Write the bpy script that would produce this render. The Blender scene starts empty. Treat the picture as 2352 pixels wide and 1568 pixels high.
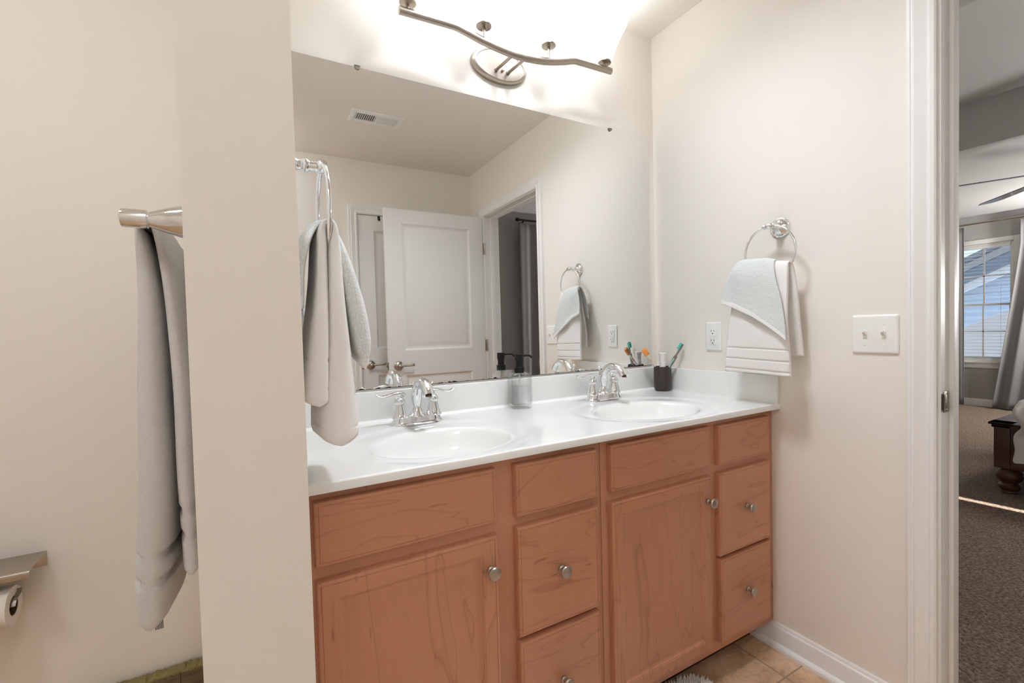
import bpy, bmesh, math, random
from mathutils import Vector, Matrix
random.seed(7)
S = bpy.context.scene
COL = S.collection
R = math.radians

# ------------------------------------------------------------------ camera
CAM = Vector((-1.5742, -1.4823, 1.1525))
yaw, pitch, roll = 0.5072, -0.0280, -0.0266
fwd = Vector((math.sin(yaw)*math.cos(pitch), math.cos(yaw)*math.cos(pitch), math.sin(pitch)))
rgt0 = Vector((math.cos(yaw), -math.sin(yaw), 0)); up0 = rgt0.cross(fwd)
rgt = rgt0*math.cos(roll)+up0*math.sin(roll); upv = -rgt0*math.sin(roll)+up0*math.cos(roll)
cd = bpy.data.cameras.new('camera'); co = bpy.data.objects.new('camera', cd); COL.objects.link(co)
cd.sensor_width = 36; cd.lens = 36*1042.7/2352; cd.clip_start = .02; cd.clip_end = 200
co.matrix_world = Matrix(((rgt.x, upv.x, -fwd.x, CAM.x), (rgt.y, upv.y, -fwd.y, CAM.y), (rgt.z, upv.z, -fwd.z, CAM.z), (0, 0, 0, 1)))
S.camera = co

# ------------------------------------------------------------------ world, sun, exposure
w = bpy.data.worlds.new('World'); S.world = w; w.use_nodes = True
wn = w.node_tree; wn.nodes.clear()
sky = wn.nodes.new('ShaderNodeTexSky'); sky.sky_type = 'NISHITA'; sky.sun_disc = False
sky.sun_elevation = R(41); sky.sun_rotation = R(168); sky.air_density = 1.0; sky.dust_density = 2.5
bg = wn.nodes.new('ShaderNodeBackground'); bg.inputs['Strength'].default_value = .27
wo = wn.nodes.new('ShaderNodeOutputWorld')
wn.links.new(sky.outputs[0], bg.inputs[0]); wn.links.new(bg.outputs[0], wo.inputs[0])
sl = bpy.data.lights.new('sun', 'SUN'); sl.energy = 22; sl.angle = R(.5); sl.color = (1, .96, .9)
so = bpy.data.objects.new('sun', sl); COL.objects.link(so)
so.rotation_euler = Vector((-.08, 1, -.72)).to_track_quat('-Z', 'Y').to_euler()
SHADE_EMIT = 2.9
LAMP_EMIT = 20.5
FILL_SIDE_EMIT = 48
FILL_DOWN_EMIT = 101
FILL_GLOBE_EMIT = 140  # strength of the added bedroom globe lamps
S.view_settings.view_transform = 'Standard'; S.view_settings.look = 'None'
S.view_settings.exposure = 0.12; S.view_settings.gamma = 1; S.view_settings.use_curve_mapping = False
cy = S.cycles
cy.use_denoising = True
cy.max_bounces = 14; cy.diffuse_bounces = 7; cy.glossy_bounces = 6; cy.transmission_bounces = 12; cy.transparent_max_bounces = 12
cy.sample_clamp_indirect = 6; cy.caustics_reflective = False; cy.caustics_refractive = False

H = 2.4257; ZC = .8688

# ------------------------------------------------------------------ materials
def lin(c): return tuple(((v/255)/12.92 if v/255 <= .04045 else ((v/255+.055)/1.055)**2.4) for v in c)
def newmat(name):
    m = bpy.data.materials.new(name); m.use_nodes = True
    nt = m.node_tree; return m, nt, nt.nodes['Principled BSDF']
def N(nt, t, **k):
    n = nt.nodes.new(t)
    for a, b in k.items(): setattr(n, a, b)
    return n
def mapping(nt, scale=(1, 1, 1), rand=False, rot=(0, 0, 0)):
    tc = N(nt, 'ShaderNodeTexCoord'); mp = N(nt, 'ShaderNodeMapping')
    mp.inputs['Scale'].default_value = scale; mp.inputs['Rotation'].default_value = rot
    if rand:
        oi = N(nt, 'ShaderNodeObjectInfo'); vm = N(nt, 'ShaderNodeVectorMath', operation='SCALE')
        vm.inputs[0].default_value = (3.1, 7.7, 5.3); nt.links.new(oi.outputs['Random'], vm.inputs['Scale'])
        ad = N(nt, 'ShaderNodeVectorMath', operation='ADD')
        nt.links.new(tc.outputs['Object'], ad.inputs[0]); nt.links.new(vm.outputs[0], ad.inputs[1])
        nt.links.new(ad.outputs[0], mp.inputs[0])
    else: nt.links.new(tc.outputs['Object'], mp.inputs[0])
    return mp.outputs[0]
def noise(nt, vec, scale, detail=2, rough=.5, dist=0):
    n = N(nt, 'ShaderNodeTexNoise'); n.inputs['Scale'].default_value = scale; n.inputs['Detail'].default_value = detail
    n.inputs['Roughness'].default_value = rough; n.inputs['Distortion'].default_value = dist
    nt.links.new(vec, n.inputs['Vector']); return n.outputs[0]
def bump(nt, b, h, strength, dist=.002):
    bp = N(nt, 'ShaderNodeBump'); bp.inputs['Strength'].default_value = strength; bp.inputs['Distance'].default_value = dist
    nt.links.new(h, bp.inputs['Height']); nt.links.new(bp.outputs[0], b.inputs['Normal'])
def ramp(nt, fac, stops):
    r = N(nt, 'ShaderNodeValToRGB'); e = r.color_ramp.elements
    while len(e) < len(stops): e.new(.5)
    for x, (p, c) in zip(e, stops): x.position = p; x.color = (*c, 1) if len(c) == 3 else c
    nt.links.new(fac, r.inputs[0]); return r.outputs[0]
def mathn(nt, op, a, b=None):
    m = N(nt, 'ShaderNodeMath', operation=op)
    for i, x in enumerate((a, b)):
        if x is None: continue
        if isinstance(x, (int, float)): m.inputs[i].default_value = x
        else: nt.links.new(x, m.inputs[i])
    return m.outputs[0]
def mix(nt, fac, a, b, mode='MIX'):
    m = N(nt, 'ShaderNodeMix', data_type='RGBA', blend_type=mode)
    for i, x in ((0, fac), (6, a), (7, b)):
        if isinstance(x, (int, float)): m.inputs[i].default_value = x
        elif isinstance(x, tuple): m.inputs[i].default_value = (*x, 1)
        else: nt.links.new(x, m.inputs[i])
    return m.outputs[2]
def plain(name, rgb, rough=.5, metal=0, coat=0, bumpy=None, spec=None, sheen=0, trans=0, ior=None):
    m, nt, b = newmat(name)
    b.inputs['Base Color'].default_value = (*rgb, 1); b.inputs['Roughness'].default_value = rough; b.inputs['Metallic'].default_value = metal
    b.inputs['Coat Weight'].default_value = coat; b.inputs['Coat Roughness'].default_value = .05
    b.inputs['Sheen Weight'].default_value = sheen
    b.inputs['Transmission Weight'].default_value = trans
    if ior: b.inputs['IOR'].default_value = ior
    if spec is not None: b.inputs['Specular IOR Level'].default_value = spec
    if bumpy:
        sc, st, di = bumpy
        bump(nt, b, noise(nt, mapping(nt), sc, 3), st, di)
    return m

def terry(name, rgb, scale=700, strength=.9, honey=False):
    m, nt, b = newmat(name)
    v = mapping(nt)
    b.inputs['Roughness'].default_value = .95; b.inputs['Sheen Weight'].default_value = .25; b.inputs['Specular IOR Level'].default_value = .1
    n1 = noise(nt, v, scale, 3, .65); n2 = noise(nt, v, 90, 2)
    dark = tuple(c*.86 for c in rgb)
    base = mix(nt, n1, dark, rgb)
    if honey:
        vo = N(nt, 'ShaderNodeTexVoronoi', feature='DISTANCE_TO_EDGE'); vo.inputs['Scale'].default_value = 185
        vo.inputs['Randomness'].default_value = .6
        nt.links.new(mapping(nt, (1, 1, .78), rot=(R(20), R(12), 0)), vo.inputs['Vector'])
        rim_ = ramp(nt, vo.outputs['Distance'], [(.0, (0, 0, 0)), (.16, (.7, .7, .7)), (.42, (1, 1, 1))])
        hgt = mathn(nt, 'ADD', rim_, mathn(nt, 'MULTIPLY', n1, .3))
        base = mix(nt, rim_, tuple(c*.89 for c in rgb), rgb)
        bump(nt, b, hgt, .5, .0014)
    else:
        bump(nt, b, mathn(nt, 'ADD', n1, mathn(nt, 'MULTIPLY', n2, .35)), strength, .0022)
    nt.links.new(base, b.inputs['Base Color'])
    return m

def wood(name, along, lines=True):
    m, nt, b = newmat(name)
    k = {'x': (1.1, 5, 5), 'z': (5, 5, 1.1), 'y': (5, 1.1, 5)}[along]
    v = mapping(nt, k, rand=True)
    big = noise(nt, v, .8, 3.5, .55, .5)
    fr = mathn(nt, 'FRACT', mathn(nt, 'MULTIPLY', big, 11))
    line = ramp(nt, fr, [(0, (1, 1, 1)), (.02, (.7, .7, .7)), (.06, (.12, .12, .12)), (.3, (0, 0, 0)), (.93, (0, 0, 0)), (1, (.55, .55, .55))])
    kk = tuple(x*(14 if x > 1 else 3) for x in k)
    fine = noise(nt, mapping(nt, kk, rand=True), 2.2, 3, .6)
    tone = noise(nt, v, .45, 2)
    c0 = lin((204, 149, 117)); c1 = lin((186, 131, 101)); cl = lin((142, 89, 66))
    base = mix(nt, tone, c1, c0)
    base = mix(nt, mathn(nt, 'MULTIPLY', fine, .35), base, lin((173, 111, 83)))
    fleck = noise(nt, mapping(nt, tuple(x*4 for x in k), rand=True), 3.2, 2, .5)
    fl = ramp(nt, fleck, [(.70, (0, 0, 0)), (.78, (1, 1, 1))])
    base = mix(nt, mathn(nt, 'MULTIPLY', fl, .6), base, lin((137, 83, 61)))
    if lines: base = mix(nt, mathn(nt, 'MULTIPLY', line, .44), base, cl)
    nt.links.new(base, b.inputs['Base Color'])
    b.inputs['Roughness'].default_value = .30; b.inputs['Specular IOR Level'].default_value = .35
    bump(nt, b, fine, .06, .001)
    return m

M = {}
M['wall'] = plain('wall_paint', lin((237, 231, 222)), .75, bumpy=(220, .08, .001), spec=.25)
M['ceil'] = plain('ceiling_paint', lin((240, 234, 226)), .85, bumpy=(160, .12, .001), spec=.2)
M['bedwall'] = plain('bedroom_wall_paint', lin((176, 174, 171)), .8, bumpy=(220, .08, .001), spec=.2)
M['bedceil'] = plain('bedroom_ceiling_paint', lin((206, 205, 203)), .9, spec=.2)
M['trim'] = plain('trim_white', lin((238, 237, 234)), .35, spec=.4)
M['door'] = plain('door_white', lin((238, 237, 234)), .4, bumpy=(140, .05, .001))
M['marble'] = plain('cultured_marble', lin((240, 240, 237)), .12, coat=.3, spec=.5)
M['chrome'] = plain('chrome', (.80, .81, .82), .06, 1)
M['nickel'] = plain('brushed_nickel', lin((176, 166, 154)), .32, 1)
M['darknickel'] = plain('aged_nickel', lin((150, 138, 126)), .35, 1)
M['steel'] = plain('stainless_sheet', lin((186, 178, 166)), .3, 1)
M['white_towel'] = terry('white_terry', lin((248, 244, 240)), 750, .5)
M['grey_towel'] = terry('pale_grey_terry', lin((228, 224, 221)), 560, 1.0)
M['cloth'] = terry('blue_grey_honeycomb', lin((222, 225, 222)), 700, 1.0, honey=True)
M['hem'] = plain('woven_hem', lin((233, 232, 229)), .9, bumpy=(500, .3, .001), sheen=.2)
M['wood_x'] = wood('maple_grain_across', 'x')
M['wood_z'] = wood('maple_grain_upright', 'z')
M['wood_frame'] = wood('maple_face_frame', 'z', False)
M['toe'] = plain('toe_kick_dark', lin((70, 46, 34)), .6)
M['plastic'] = plain('white_plastic', lin((240, 239, 235)), .3)
M['slot'] = plain('dark_slot', (.02, .02, .02), .6)
M['black'] = plain('matte_black', (.006, .006, .0065), .45, spec=.25)
M['cup'] = plain('dark_brown_ceramic', lin((52, 42, 37)), .32, spec=.5)
def clear(name, tint, ior, k):
    m = bpy.data.materials.new(name); m.use_nodes = True; nt = m.node_tree; nt.nodes.remove(nt.nodes['Principled BSDF'])
    t = N(nt, 'ShaderNodeBsdfTransparent'); t.inputs[0].default_value = (*tint, 1)
    g_ = N(nt, 'ShaderNodeBsdfRefraction'); g_.inputs['IOR'].default_value = ior; g_.inputs['Roughness'].default_value = 0; g_.inputs[0].default_value = (*tint, 1)
    gl_ = N(nt, 'ShaderNodeBsdfGlossy'); gl_.inputs['Roughness'].default_value = .02
    f_ = N(nt, 'ShaderNodeFresnel'); f_.inputs[0].default_value = 1.4
    m1 = N(nt, 'ShaderNodeMixShader'); m1.inputs[0].default_value = k; nt.links.new(t.outputs[0], m1.inputs[1]); nt.links.new(g_.outputs[0], m1.inputs[2])
    m2 = N(nt, 'ShaderNodeMixShader'); ge_ = N(nt, 'ShaderNodeNewGeometry'); nt.links.new(mathn(nt, 'MULTIPLY', f_.outputs[0], mathn(nt, 'SUBTRACT', 1.0, ge_.outputs['Backfacing'])), m2.inputs[0]); nt.links.new(m1.outputs[0], m2.inputs[1]); nt.links.new(gl_.outputs[0], m2.inputs[2])
    nt.links.new(m2.outputs[0], nt.nodes['Material Output'].inputs[0]); return m
M['glass'] = clear('clear_glass', (1, 1, 1), 1.3, .18)
M['soap'] = clear('clear_soap', (.985, .988, 1), 1.15, .0)
M['teal'] = plain('teal_bristle', lin((96, 196, 176)), .5)
M['brushgrey'] = plain('brush_grey', lin((120, 114, 108)), .4)
M['palegreen'] = plain('brush_pale_green', lin((190, 220, 208)), .4)
M['orange'] = plain('orange_cap', lin((238, 150, 66)), .35)
M['pink'] = plain('pink_handle', lin((238, 190, 170)), .4)
M['whitehandle'] = plain('white_handle', lin((242, 236, 228)), .4)
M['paper'] = plain('tissue_paper', lin((236, 230, 222)), .95, bumpy=(120, .15, .001))
M['card'] = plain('cardboard', lin((96, 74, 56)), .9)
M['darkwood'] = plain('espresso_wood', lin((76, 42, 30)), .32, coat=.15)
M['duvet'] = plain('white_duvet', lin((226, 223, 218)), .9, bumpy=(9, .5, .02), sheen=.2)
M['mat_pile'] = plain('mat_pile', lin((243, 238, 232)), .95, sheen=.3)
M['siding'] = plain('house_siding', lin((206, 222, 238)), .7)
M['fascia'] = plain('house_fascia', lin((235, 240, 243)), .6)
M['shingle'] = plain('roof_shingle', lin((150, 160, 172)), .9)
M['ground'] = plain('outside_ground', lin((200, 200, 195)), .9)
M['blind'] = plain('blind_white', lin((240, 240, 238)), .5)
M['fan'] = plain('fan_blade_dark', lin((52, 44, 40)), .25, coat=.4)
M['curtain'] = plain('grey_curtain', lin((132, 131, 130)), .9, bumpy=(500, .25, .001))
M['rod'] = plain('rod_dark', (.03, .028, .026), .4, .8)
M['gold'] = plain('gold_rim', lin((134, 122, 74)), .6, bumpy=(60, 1, .01))
def emis(name, rgb, s, extra=.0):
    m, nt, b = newmat(name)
    b.inputs['Base Color'].default_value = (.9, .9, .88, 1); b.inputs['Roughness'].default_value = .3
    b.inputs['Emission Color'].default_value = (*rgb, 1); b.inputs['Emission Strength'].default_value = s
    return m
M['shade'] = emis('frosted_glass_lit', (.90, .975, 1.08), SHADE_EMIT)
M['lamp'] = emis('fill_dome_and_bulb_lit', (.90, .975, 1.08), LAMP_EMIT)  # shared by the added ceiling dome and the vanity bulbs
M['filldown'] = emis('fill_downlight_lit', (.90, .975, 1.08), FILL_DOWN_EMIT)  # glow of the added downlight over the vanity
M['fillside'] = emis('fill_sidelight_lit', (.92, .975, 1.04), FILL_SIDE_EMIT)  # glow of the added light over the toilet corner
M['fillglobe'] = emis('fill_globe_lit', (1.0, .98, .96), FILL_GLOBE_EMIT)  # glow of the two added bedroom floor lamps
# mirror with worn lower edge
m, nt, b = newmat('mirror_silver'); M['mirror'] = m
b.inputs['Metallic'].default_value = 1; b.inputs['Roughness'].default_value = 0.0
sep = N(nt, 'ShaderNodeSeparateXYZ'); tc = N(nt, 'ShaderNodeTexCoord'); nt.links.new(tc.outputs['Object'], sep.inputs[0])
nz = noise(nt, mapping(nt, (1, 1, 2.5)), 42, 3, .6)
edge = mathn(nt, 'SUBTRACT', mathn(nt, 'MULTIPLY', nz, .022), sep.outputs['Z'])
spot = mathn(nt, 'MAXIMUM', mathn(nt, 'GREATER_THAN', edge, .0098), mathn(nt, 'LESS_THAN', sep.outputs['Z'], .0016))
nt.links.new(mix(nt, spot, (.91, .915, .905), (.012, .011, .01)), b.inputs['Base Color'])
nt.links.new(mathn(nt, 'MULTIPLY', spot, .5), b.inputs['Roughness'])
# floor tile
m, nt, b = newmat('stone_tile'); M['tile'] = m
tc = N(nt, 'ShaderNodeTexCoord'); sep = N(nt, 'ShaderNodeSeparateXYZ'); nt.links.new(tc.outputs['Object'], sep.inputs[0])
def grid(o, off):
    a = mathn(nt, 'FRACT', mathn(nt, 'DIVIDE', mathn(nt, 'ADD', o, off), .3048))
    a = mathn(nt, 'ABSOLUTE', mathn(nt, 'SUBTRACT', a, .5)); return mathn(nt, 'GREATER_THAN', a, .4915)
g = mathn(nt, 'MAXIMUM', grid(sep.outputs['X'], 3.048+.125), grid(sep.outputs['Y'], 3.048+.64))
v = mapping(nt)
c = ramp(nt, noise(nt, v, 9, 6, .65, .6), [(.3, lin((172, 138, 106))), (.5, lin((206, 172, 138))), (.72, lin((224, 196, 165)))])
c = mix(nt, ramp(nt, noise(nt, v, 38, 4, .7), [(.5, (0, 0, 0)), (.75, (.5, .5, .5))]), c, lin((137, 105, 78)))
nt.links.new(mix(nt, g, c, lin((155, 131, 109))), b.inputs['Base Color']); b.inputs['Roughness'].default_value = .45
bump(nt, b, mathn(nt, 'MULTIPLY', g, -1), .5, .002)
# carpet
m, nt, b = newmat('brown_carpet'); M['carpet'] = m
v = mapping(nt)
n1 = noise(nt, v, 95, 4, .7); n2 = noise(nt, v, 2.5, 2)
c = ramp(nt, n1, [(.32, lin((84, 70, 60))), (.52, lin((150, 132, 118))), (.7, lin((190, 174, 160)))])
nt.links.new(mix(nt, mathn(nt, 'MULTIPLY', n2, .3), c, lin((120, 100, 86))), b.inputs['Base Color'])
b.inputs['Roughness'].default_value = 1; b.inputs['Specular IOR Level'].default_value = .05; bump(nt, b, n1, 1, .012)
# rustic crate
m, nt, b = newmat('rustic_wood'); M['rustic'] = m
v = mapping(nt, (1.5, 6, 9)); n1 = noise(nt, v, 3, 5, .6, .4)
nt.links.new(ramp(nt, n1, [(.3, lin((70, 56, 40))), (.55, lin((126, 106, 78))), (.75, lin((156, 134, 100)))]), b.inputs['Base Color'])
b.inputs['Roughness'].default_value = .7

# ------------------------------------------------------------------ mesh helpers
class MB:
    def __init__(s): s.v = []; s.f = []
    def add(s, vs, fs):
        o = len(s.v); s.v += [tuple(x) for x in vs]; s.f += [tuple(i+o for i in f) for f in fs]; return s
    def box(s, x0, x1, y0, y1, z0, z1, bev=0, seg=2):
        bm = bmesh.new(); bmesh.ops.create_cube(bm, size=1)
        for q in bm.verts: q.co = Vector(((x0+x1)/2+q.co.x*(x1-x0), (y0+y1)/2+q.co.y*(y1-y0), (z0+z1)/2+q.co.z*(z1-z0)))
        if bev: bmesh.ops.bevel(bm, geom=list(bm.edges), offset=bev, segments=seg, profile=.5, affect='EDGES')
        s.bm(bm); return s
    def bm(s, bm, mtx=None):
        bm.verts.index_update()
        s.add([(mtx @ q.co if mtx else q.co) for q in bm.verts], [[q.index for q in f.verts] for f in bm.faces]); bm.free(); return s
    def lathe(s, prof, c=(0, 0, 0), axis='z', n=32, sx=1, sy=1, cap=True):
        vs = []; fs = []
        for r, h in prof:
            for i in range(n):
                a = 2*math.pi*i/n; p, q = r*math.cos(a)*sx, r*math.sin(a)*sy
                t = {'z': (p, q, h), 'x': (h, p, q), 'y': (q, h, p), '-x': (-h, q, p), '-y': (p, -h, q)}[axis]
                vs.append((t[0]+c[0], t[1]+c[1], t[2]+c[2]))
        for j in range(len(prof)-1):
            for i in range(n):
                k = (i+1) % n; fs.append((j*n+i, j*n+k, (j+1)*n+k, (j+1)*n+i))
        if cap:
            if prof[0][0] > 1e-6: fs.append(tuple(range(n-1, -1, -1)))
            if prof[-1][0] > 1e-6: fs.append(tuple((len(prof)-1)*n+i for i in range(n)))
        return s.add(vs, fs)
    def tube(s, pts, rad, n=16, closed=False, ref=None):
        P = [Vector(p) for p in pts]; L = len(P)
        if not isinstance(rad, list): rad = [rad]*L
        vs = []; fs = []; pn = None
        for i in range(L):
            if closed: t = P[(i+1) % L]-P[i-1]
            else: t = P[min(i+1, L-1)]-P[max(i-1, 0)]
            t.normalize()
            if pn is None:
                a = Vector(ref) if ref else (Vector((0, 0, 1)) if abs(t.z) < .9 else Vector((1, 0, 0)))
            else: a = pn
            nrm = (a-t*a.dot(t)).normalized(); bn = t.cross(nrm); pn = nrm
            rr = rad[i]; ra, rb = rr if isinstance(rr, (list, tuple)) else (rr, rr)
            for k in range(n):
                an = 2*math.pi*k/n; vs.append(P[i]+nrm*(ra*math.cos(an))+bn*(rb*math.sin(an)))
        for i in range(L if closed else L-1):
            j = (i+1) % L
            for k in range(n):
                k2 = (k+1) % n; fs.append((i*n+k, i*n+k2, j*n+k2, j*n+k))
        if not closed: fs.append(tuple(range(n-1, -1, -1))); fs.append(tuple((L-1)*n+k for k in range(n)))
        return s.add(vs, fs)
    def build(s, name, mat, parent=None, origin=None, ang=35, smooth=True, recalc=True):
        o = Vector(origin) if origin else Vector((0, 0, 0))
        p = parent
        wl = Vector((0, 0, 0))
        while p: wl += p.location; p = p.parent
        off = o if parent is None else wl
        me = bpy.data.meshes.new(name); me.from_pydata([tuple(Vector(x)-off) for x in s.v], [], s.f)
        if recalc:
            bm = bmesh.new(); bm.from_mesh(me); bmesh.ops.recalc_face_normals(bm, faces=bm.faces); bm.to_mesh(me); bm.free()
        if smooth:
            me.polygons.foreach_set('use_smooth', [True]*len(me.polygons)); me.set_sharp_from_angle(angle=R(ang))
        me.materials.append(M[mat] if isinstance(mat, str) else mat)
        ob = bpy.data.objects.new(name, me); COL.objects.link(ob)
        if parent: ob.parent = parent
        else: ob.location = o
        return ob
def tag(o, label=None, cat=None, group=None, kind=None):
    for k, x in (('label', label), ('category', cat), ('group', group), ('kind', kind)):
        if x: o[k] = x
    return o
def thing(name, label, cat, loc, group=None, kind=None):
    o = bpy.data.objects.new(name, None); COL.objects.link(o); o.location = loc; o.empty_display_size = .05
    return tag(o, label, cat, group, kind)
def struct(name, mb, mat, **k): return tag(mb.build(name, mat, **k), kind='structure')
def copy_tree(o, parent=None):
    c = o.copy(); COL.objects.link(c)
    if parent: c.parent = parent
    for ch in [x for x in bpy.data.objects if x.parent == o]: copy_tree(ch, c)
    return c
def cr(P, n):      # Catmull-Rom through tuples
    out = []; L = len(P)
    for i in range(L-1):
        p0, p1, p2, p3 = P[max(i-1, 0)], P[i], P[i+1], P[min(i+2, L-1)]
        for k in range(n):
            t = k/n
            out.append(tuple(.5*(2*b+(c-a)*t+(2*a-5*b+4*c-d)*t*t+(3*b-a-3*c+d)*t**3) for a, b, c, d in zip(p0, p1, p2, p3)))
    out.append(tuple(P[-1])); return out
def holed(mb, axis, a0, a1, u0, u1, z0, z1, holes):
    # wall slab between a0..a1 on axis, spanning u, z with rectangular holes (u0,u1,z0,z1)
    us = sorted({u0, u1, *[h[0] for h in holes], *[h[1] for h in holes]}); zs = sorted({z0, z1, *[h[2] for h in holes], *[h[3] for h in holes]})
    for i in range(len(us)-1):
        for j in range(len(zs)-1):
            um, zm = (us[i]+us[i+1])/2, (zs[j]+zs[j+1])/2
            if any(h[0] < um < h[1] and h[2] < zm < h[3] for h in holes): continue
            if axis == 'x': mb.box(a0, a1, us[i], us[i+1], zs[j], zs[j+1])
            else: mb.box(us[i], us[i+1], a0, a1, zs[j], zs[j+1])
    return mb
def casing(mb, fn, u0, u1, z0, ztop, prof, bottom=False):
    # prof: (w outward from opening, depth). fn(u,z,d)->xyz
    vs = []; fs = []; n = len(prof)
    path = lambda wd: [(u0-wd, z0), (u0-wd, ztop+wd), (u1+wd, ztop+wd), (u1+wd, z0)]
    for wd, d in prof:
        for (u, z) in path(wd): vs.append(fn(u, z, d))
    for i in range(n-1):
        for k in range(3): fs.append((i*4+k, i*4+k+1, (i+1)*4+k+1, (i+1)*4+k))
    return mb.add(vs, fs)
CAS = [(0, 0), (0, .011), (.004, .0145), (.012, .0155), (.017, .0125), (.021, .0125), (.024, .0135), (.038, .017), (.044, .0185), (.048, .0155), (.0515, .0155), (.053, .017), (.0605, .017), (.0615, .0155), (.0615, 0)]
def panel_slab(mb, fn, wd, ht, th, panels, rings, both=True):
    # fn(u,z,d): u across, z up, d outwards from mid plane. panels (u0,u1,z0,z1); rings [(inset,depth below face)]
    for sgn in ((1, -1) if both else (1,)):
        us = sorted({0, wd, *[p[0] for p in panels], *[p[1] for p in panels]}); zs = sorted({0, ht, *[p[2] for p in panels], *[p[3] for p in panels]})
        for i in range(len(us)-1):
            for j in range(len(zs)-1):
                um, zm = (us[i]+us[i+1])/2, (zs[j]+zs[j+1])/2
                if any(p[0] < um < p[1] and p[2] < zm < p[3] for p in panels): continue
                mb.add([fn(u, z, sgn*th/2) for u, z in ((us[i], zs[j]), (us[i+1], zs[j]), (us[i+1], zs[j+1]), (us[i], zs[j+1]))], [(0, 1, 2, 3) if sgn > 0 else (3, 2, 1, 0)])
        for (a, b_, c_, d_) in panels:
            vs = []; fs = []
            for ins, dep in rings:
                vs += [fn(u, z, sgn*(th/2-dep)) for u, z in ((a+ins, c_+ins), (b_-ins, c_+ins), (b_-ins, d_-ins), (a+ins, d_-ins))]
            for i in range(len(rings)-1):
                for k in range(4):
                    q = (i*4+k, i*4+(k+1) % 4, (i+1)*4+(k+1) % 4, (i+1)*4+k); fs.append(q if sgn > 0 else q[::-1])
            q = tuple((len(rings)-1)*4+k for k in range(4)); fs.append(q if sgn > 0 else q[::-1])
            mb.add(vs, fs)
    for (ua, za, ub, zb) in ((0, 0, wd, 0), (wd, 0, wd, ht), (wd, ht, 0, ht), (0, ht, 0, 0)):
        mb.add([fn(ua, za, th/2), fn(ub, zb, th/2), fn(ub, zb, -th/2), fn(ua, za, -th/2)], [(3, 2, 1, 0)])
    if not both: mb.add([fn(0, 0, -th/2), fn(wd, 0, -th/2), fn(wd, ht, -th/2), fn(0, ht, -th/2)], [(3, 2, 1, 0)])
    return mb
def pillow(mb, pts, ns=8, nc=48, ex=.45, wr=0.0, wf=40, seed=0, bands=(), arc=0):
    # thick soft sheet swept along pts (x,z,half thickness,y centre,half width,slant dz/dy); flattened rounded section
    P = cr(pts, ns); L = len(P); vs = []; fs = []; rnd = random.Random(seed); ph = [rnd.random()*6.28 for _ in range(6)]
    # end rounding
    ext = []
    for e, sg in ((0, -1), (L-1, 1)):
        pass
    rows = []
    q0, q1 = P[0], P[-1]
    def scaled(p, k, sl): return (p[0], p[1], p[2]*k, p[3], p[4]*(1-(1-k)*.03), p[5])
    d0 = Vector((P[0][0]-P[1][0], P[0][1]-P[1][1])).normalized(); d1 = Vector((P[-1][0]-P[-2][0], P[-1][1]-P[-2][1])).normalized()
    for k in (.15, .5, .8, .95):
        e = math.sqrt(max(0, 1-k*k)); rows.append((P[0][0]+d0.x*e*P[0][2]*.5, P[0][1]+d0.y*e*P[0][2]*.5)+(P[0][2]*k, P[0][3], P[0][4], P[0][5]))
    rows += P
    for k in (.95, .8, .5, .15):
        e = math.sqrt(max(0, 1-k*k)); rows.append((P[-1][0]+d1.x*e*P[-1][2]*.5, P[-1][1]+d1.y*e*P[-1][2]*.5)+(P[-1][2]*k, P[-1][3], P[-1][4], P[-1][5]))
    T = len(rows); acc = 0; tot = sum(math.hypot(rows[i][0]-rows[i-1][0], rows[i][1]-rows[i-1][1]) for i in range(1, T))
    for i, p in enumerate(rows):
        a = rows[max(i-1, 0)]; b_ = rows[min(i+1, T-1)]
        t = Vector((b_[0]-a[0], b_[1]-a[1]));
        if t.length < 1e-9: t = Vector((0, 1))
        t.normalize(); nn = Vector((t.y, -t.x))
        if i: acc += math.hypot(p[0]-rows[i-1][0], p[1]-rows[i-1][1])
        hs = p[2]
        for (b0, b1, kk) in bands:
            if b0 < 0: b0, b1 = tot+b0, tot+b1
            if b0 < acc < b1: hs *= kk
        for k in range(nc):
            an = 2*math.pi*k/nc; ca, sa = math.cos(an), math.sin(an)
            cy_ = math.copysign(abs(ca)**ex, ca); sz_ = math.copysign(abs(sa)**ex, sa)
            yy = p[4]*cy_
            wv = wr*(math.sin(yy*wf+ph[0]+acc*5)+.6*math.sin(yy*wf*1.9+ph[1]-acc*8)+.5*math.sin(acc*23+ph[2]+yy*9))
            off = hs*sz_+wv
            vs.append((p[0]+nn.x*off, p[3]+yy+wr*.8*math.sin(acc*17+ph[3]), p[1]+nn.y*off+p[5]*yy+arc*max(0, p[5])*(1-(yy/p[4])**2)))
    for i in range(T-1):
        for k in range(nc):
            k2 = (k+1) % nc; fs.append((i*nc+k, i*nc+k2, (i+1)*nc+k2, (i+1)*nc+k))
    fs.append(tuple(range(nc-1, -1, -1))); fs.append(tuple((T-1)*nc+k for k in range(nc)))
    return mb.add(vs, fs)

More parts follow.
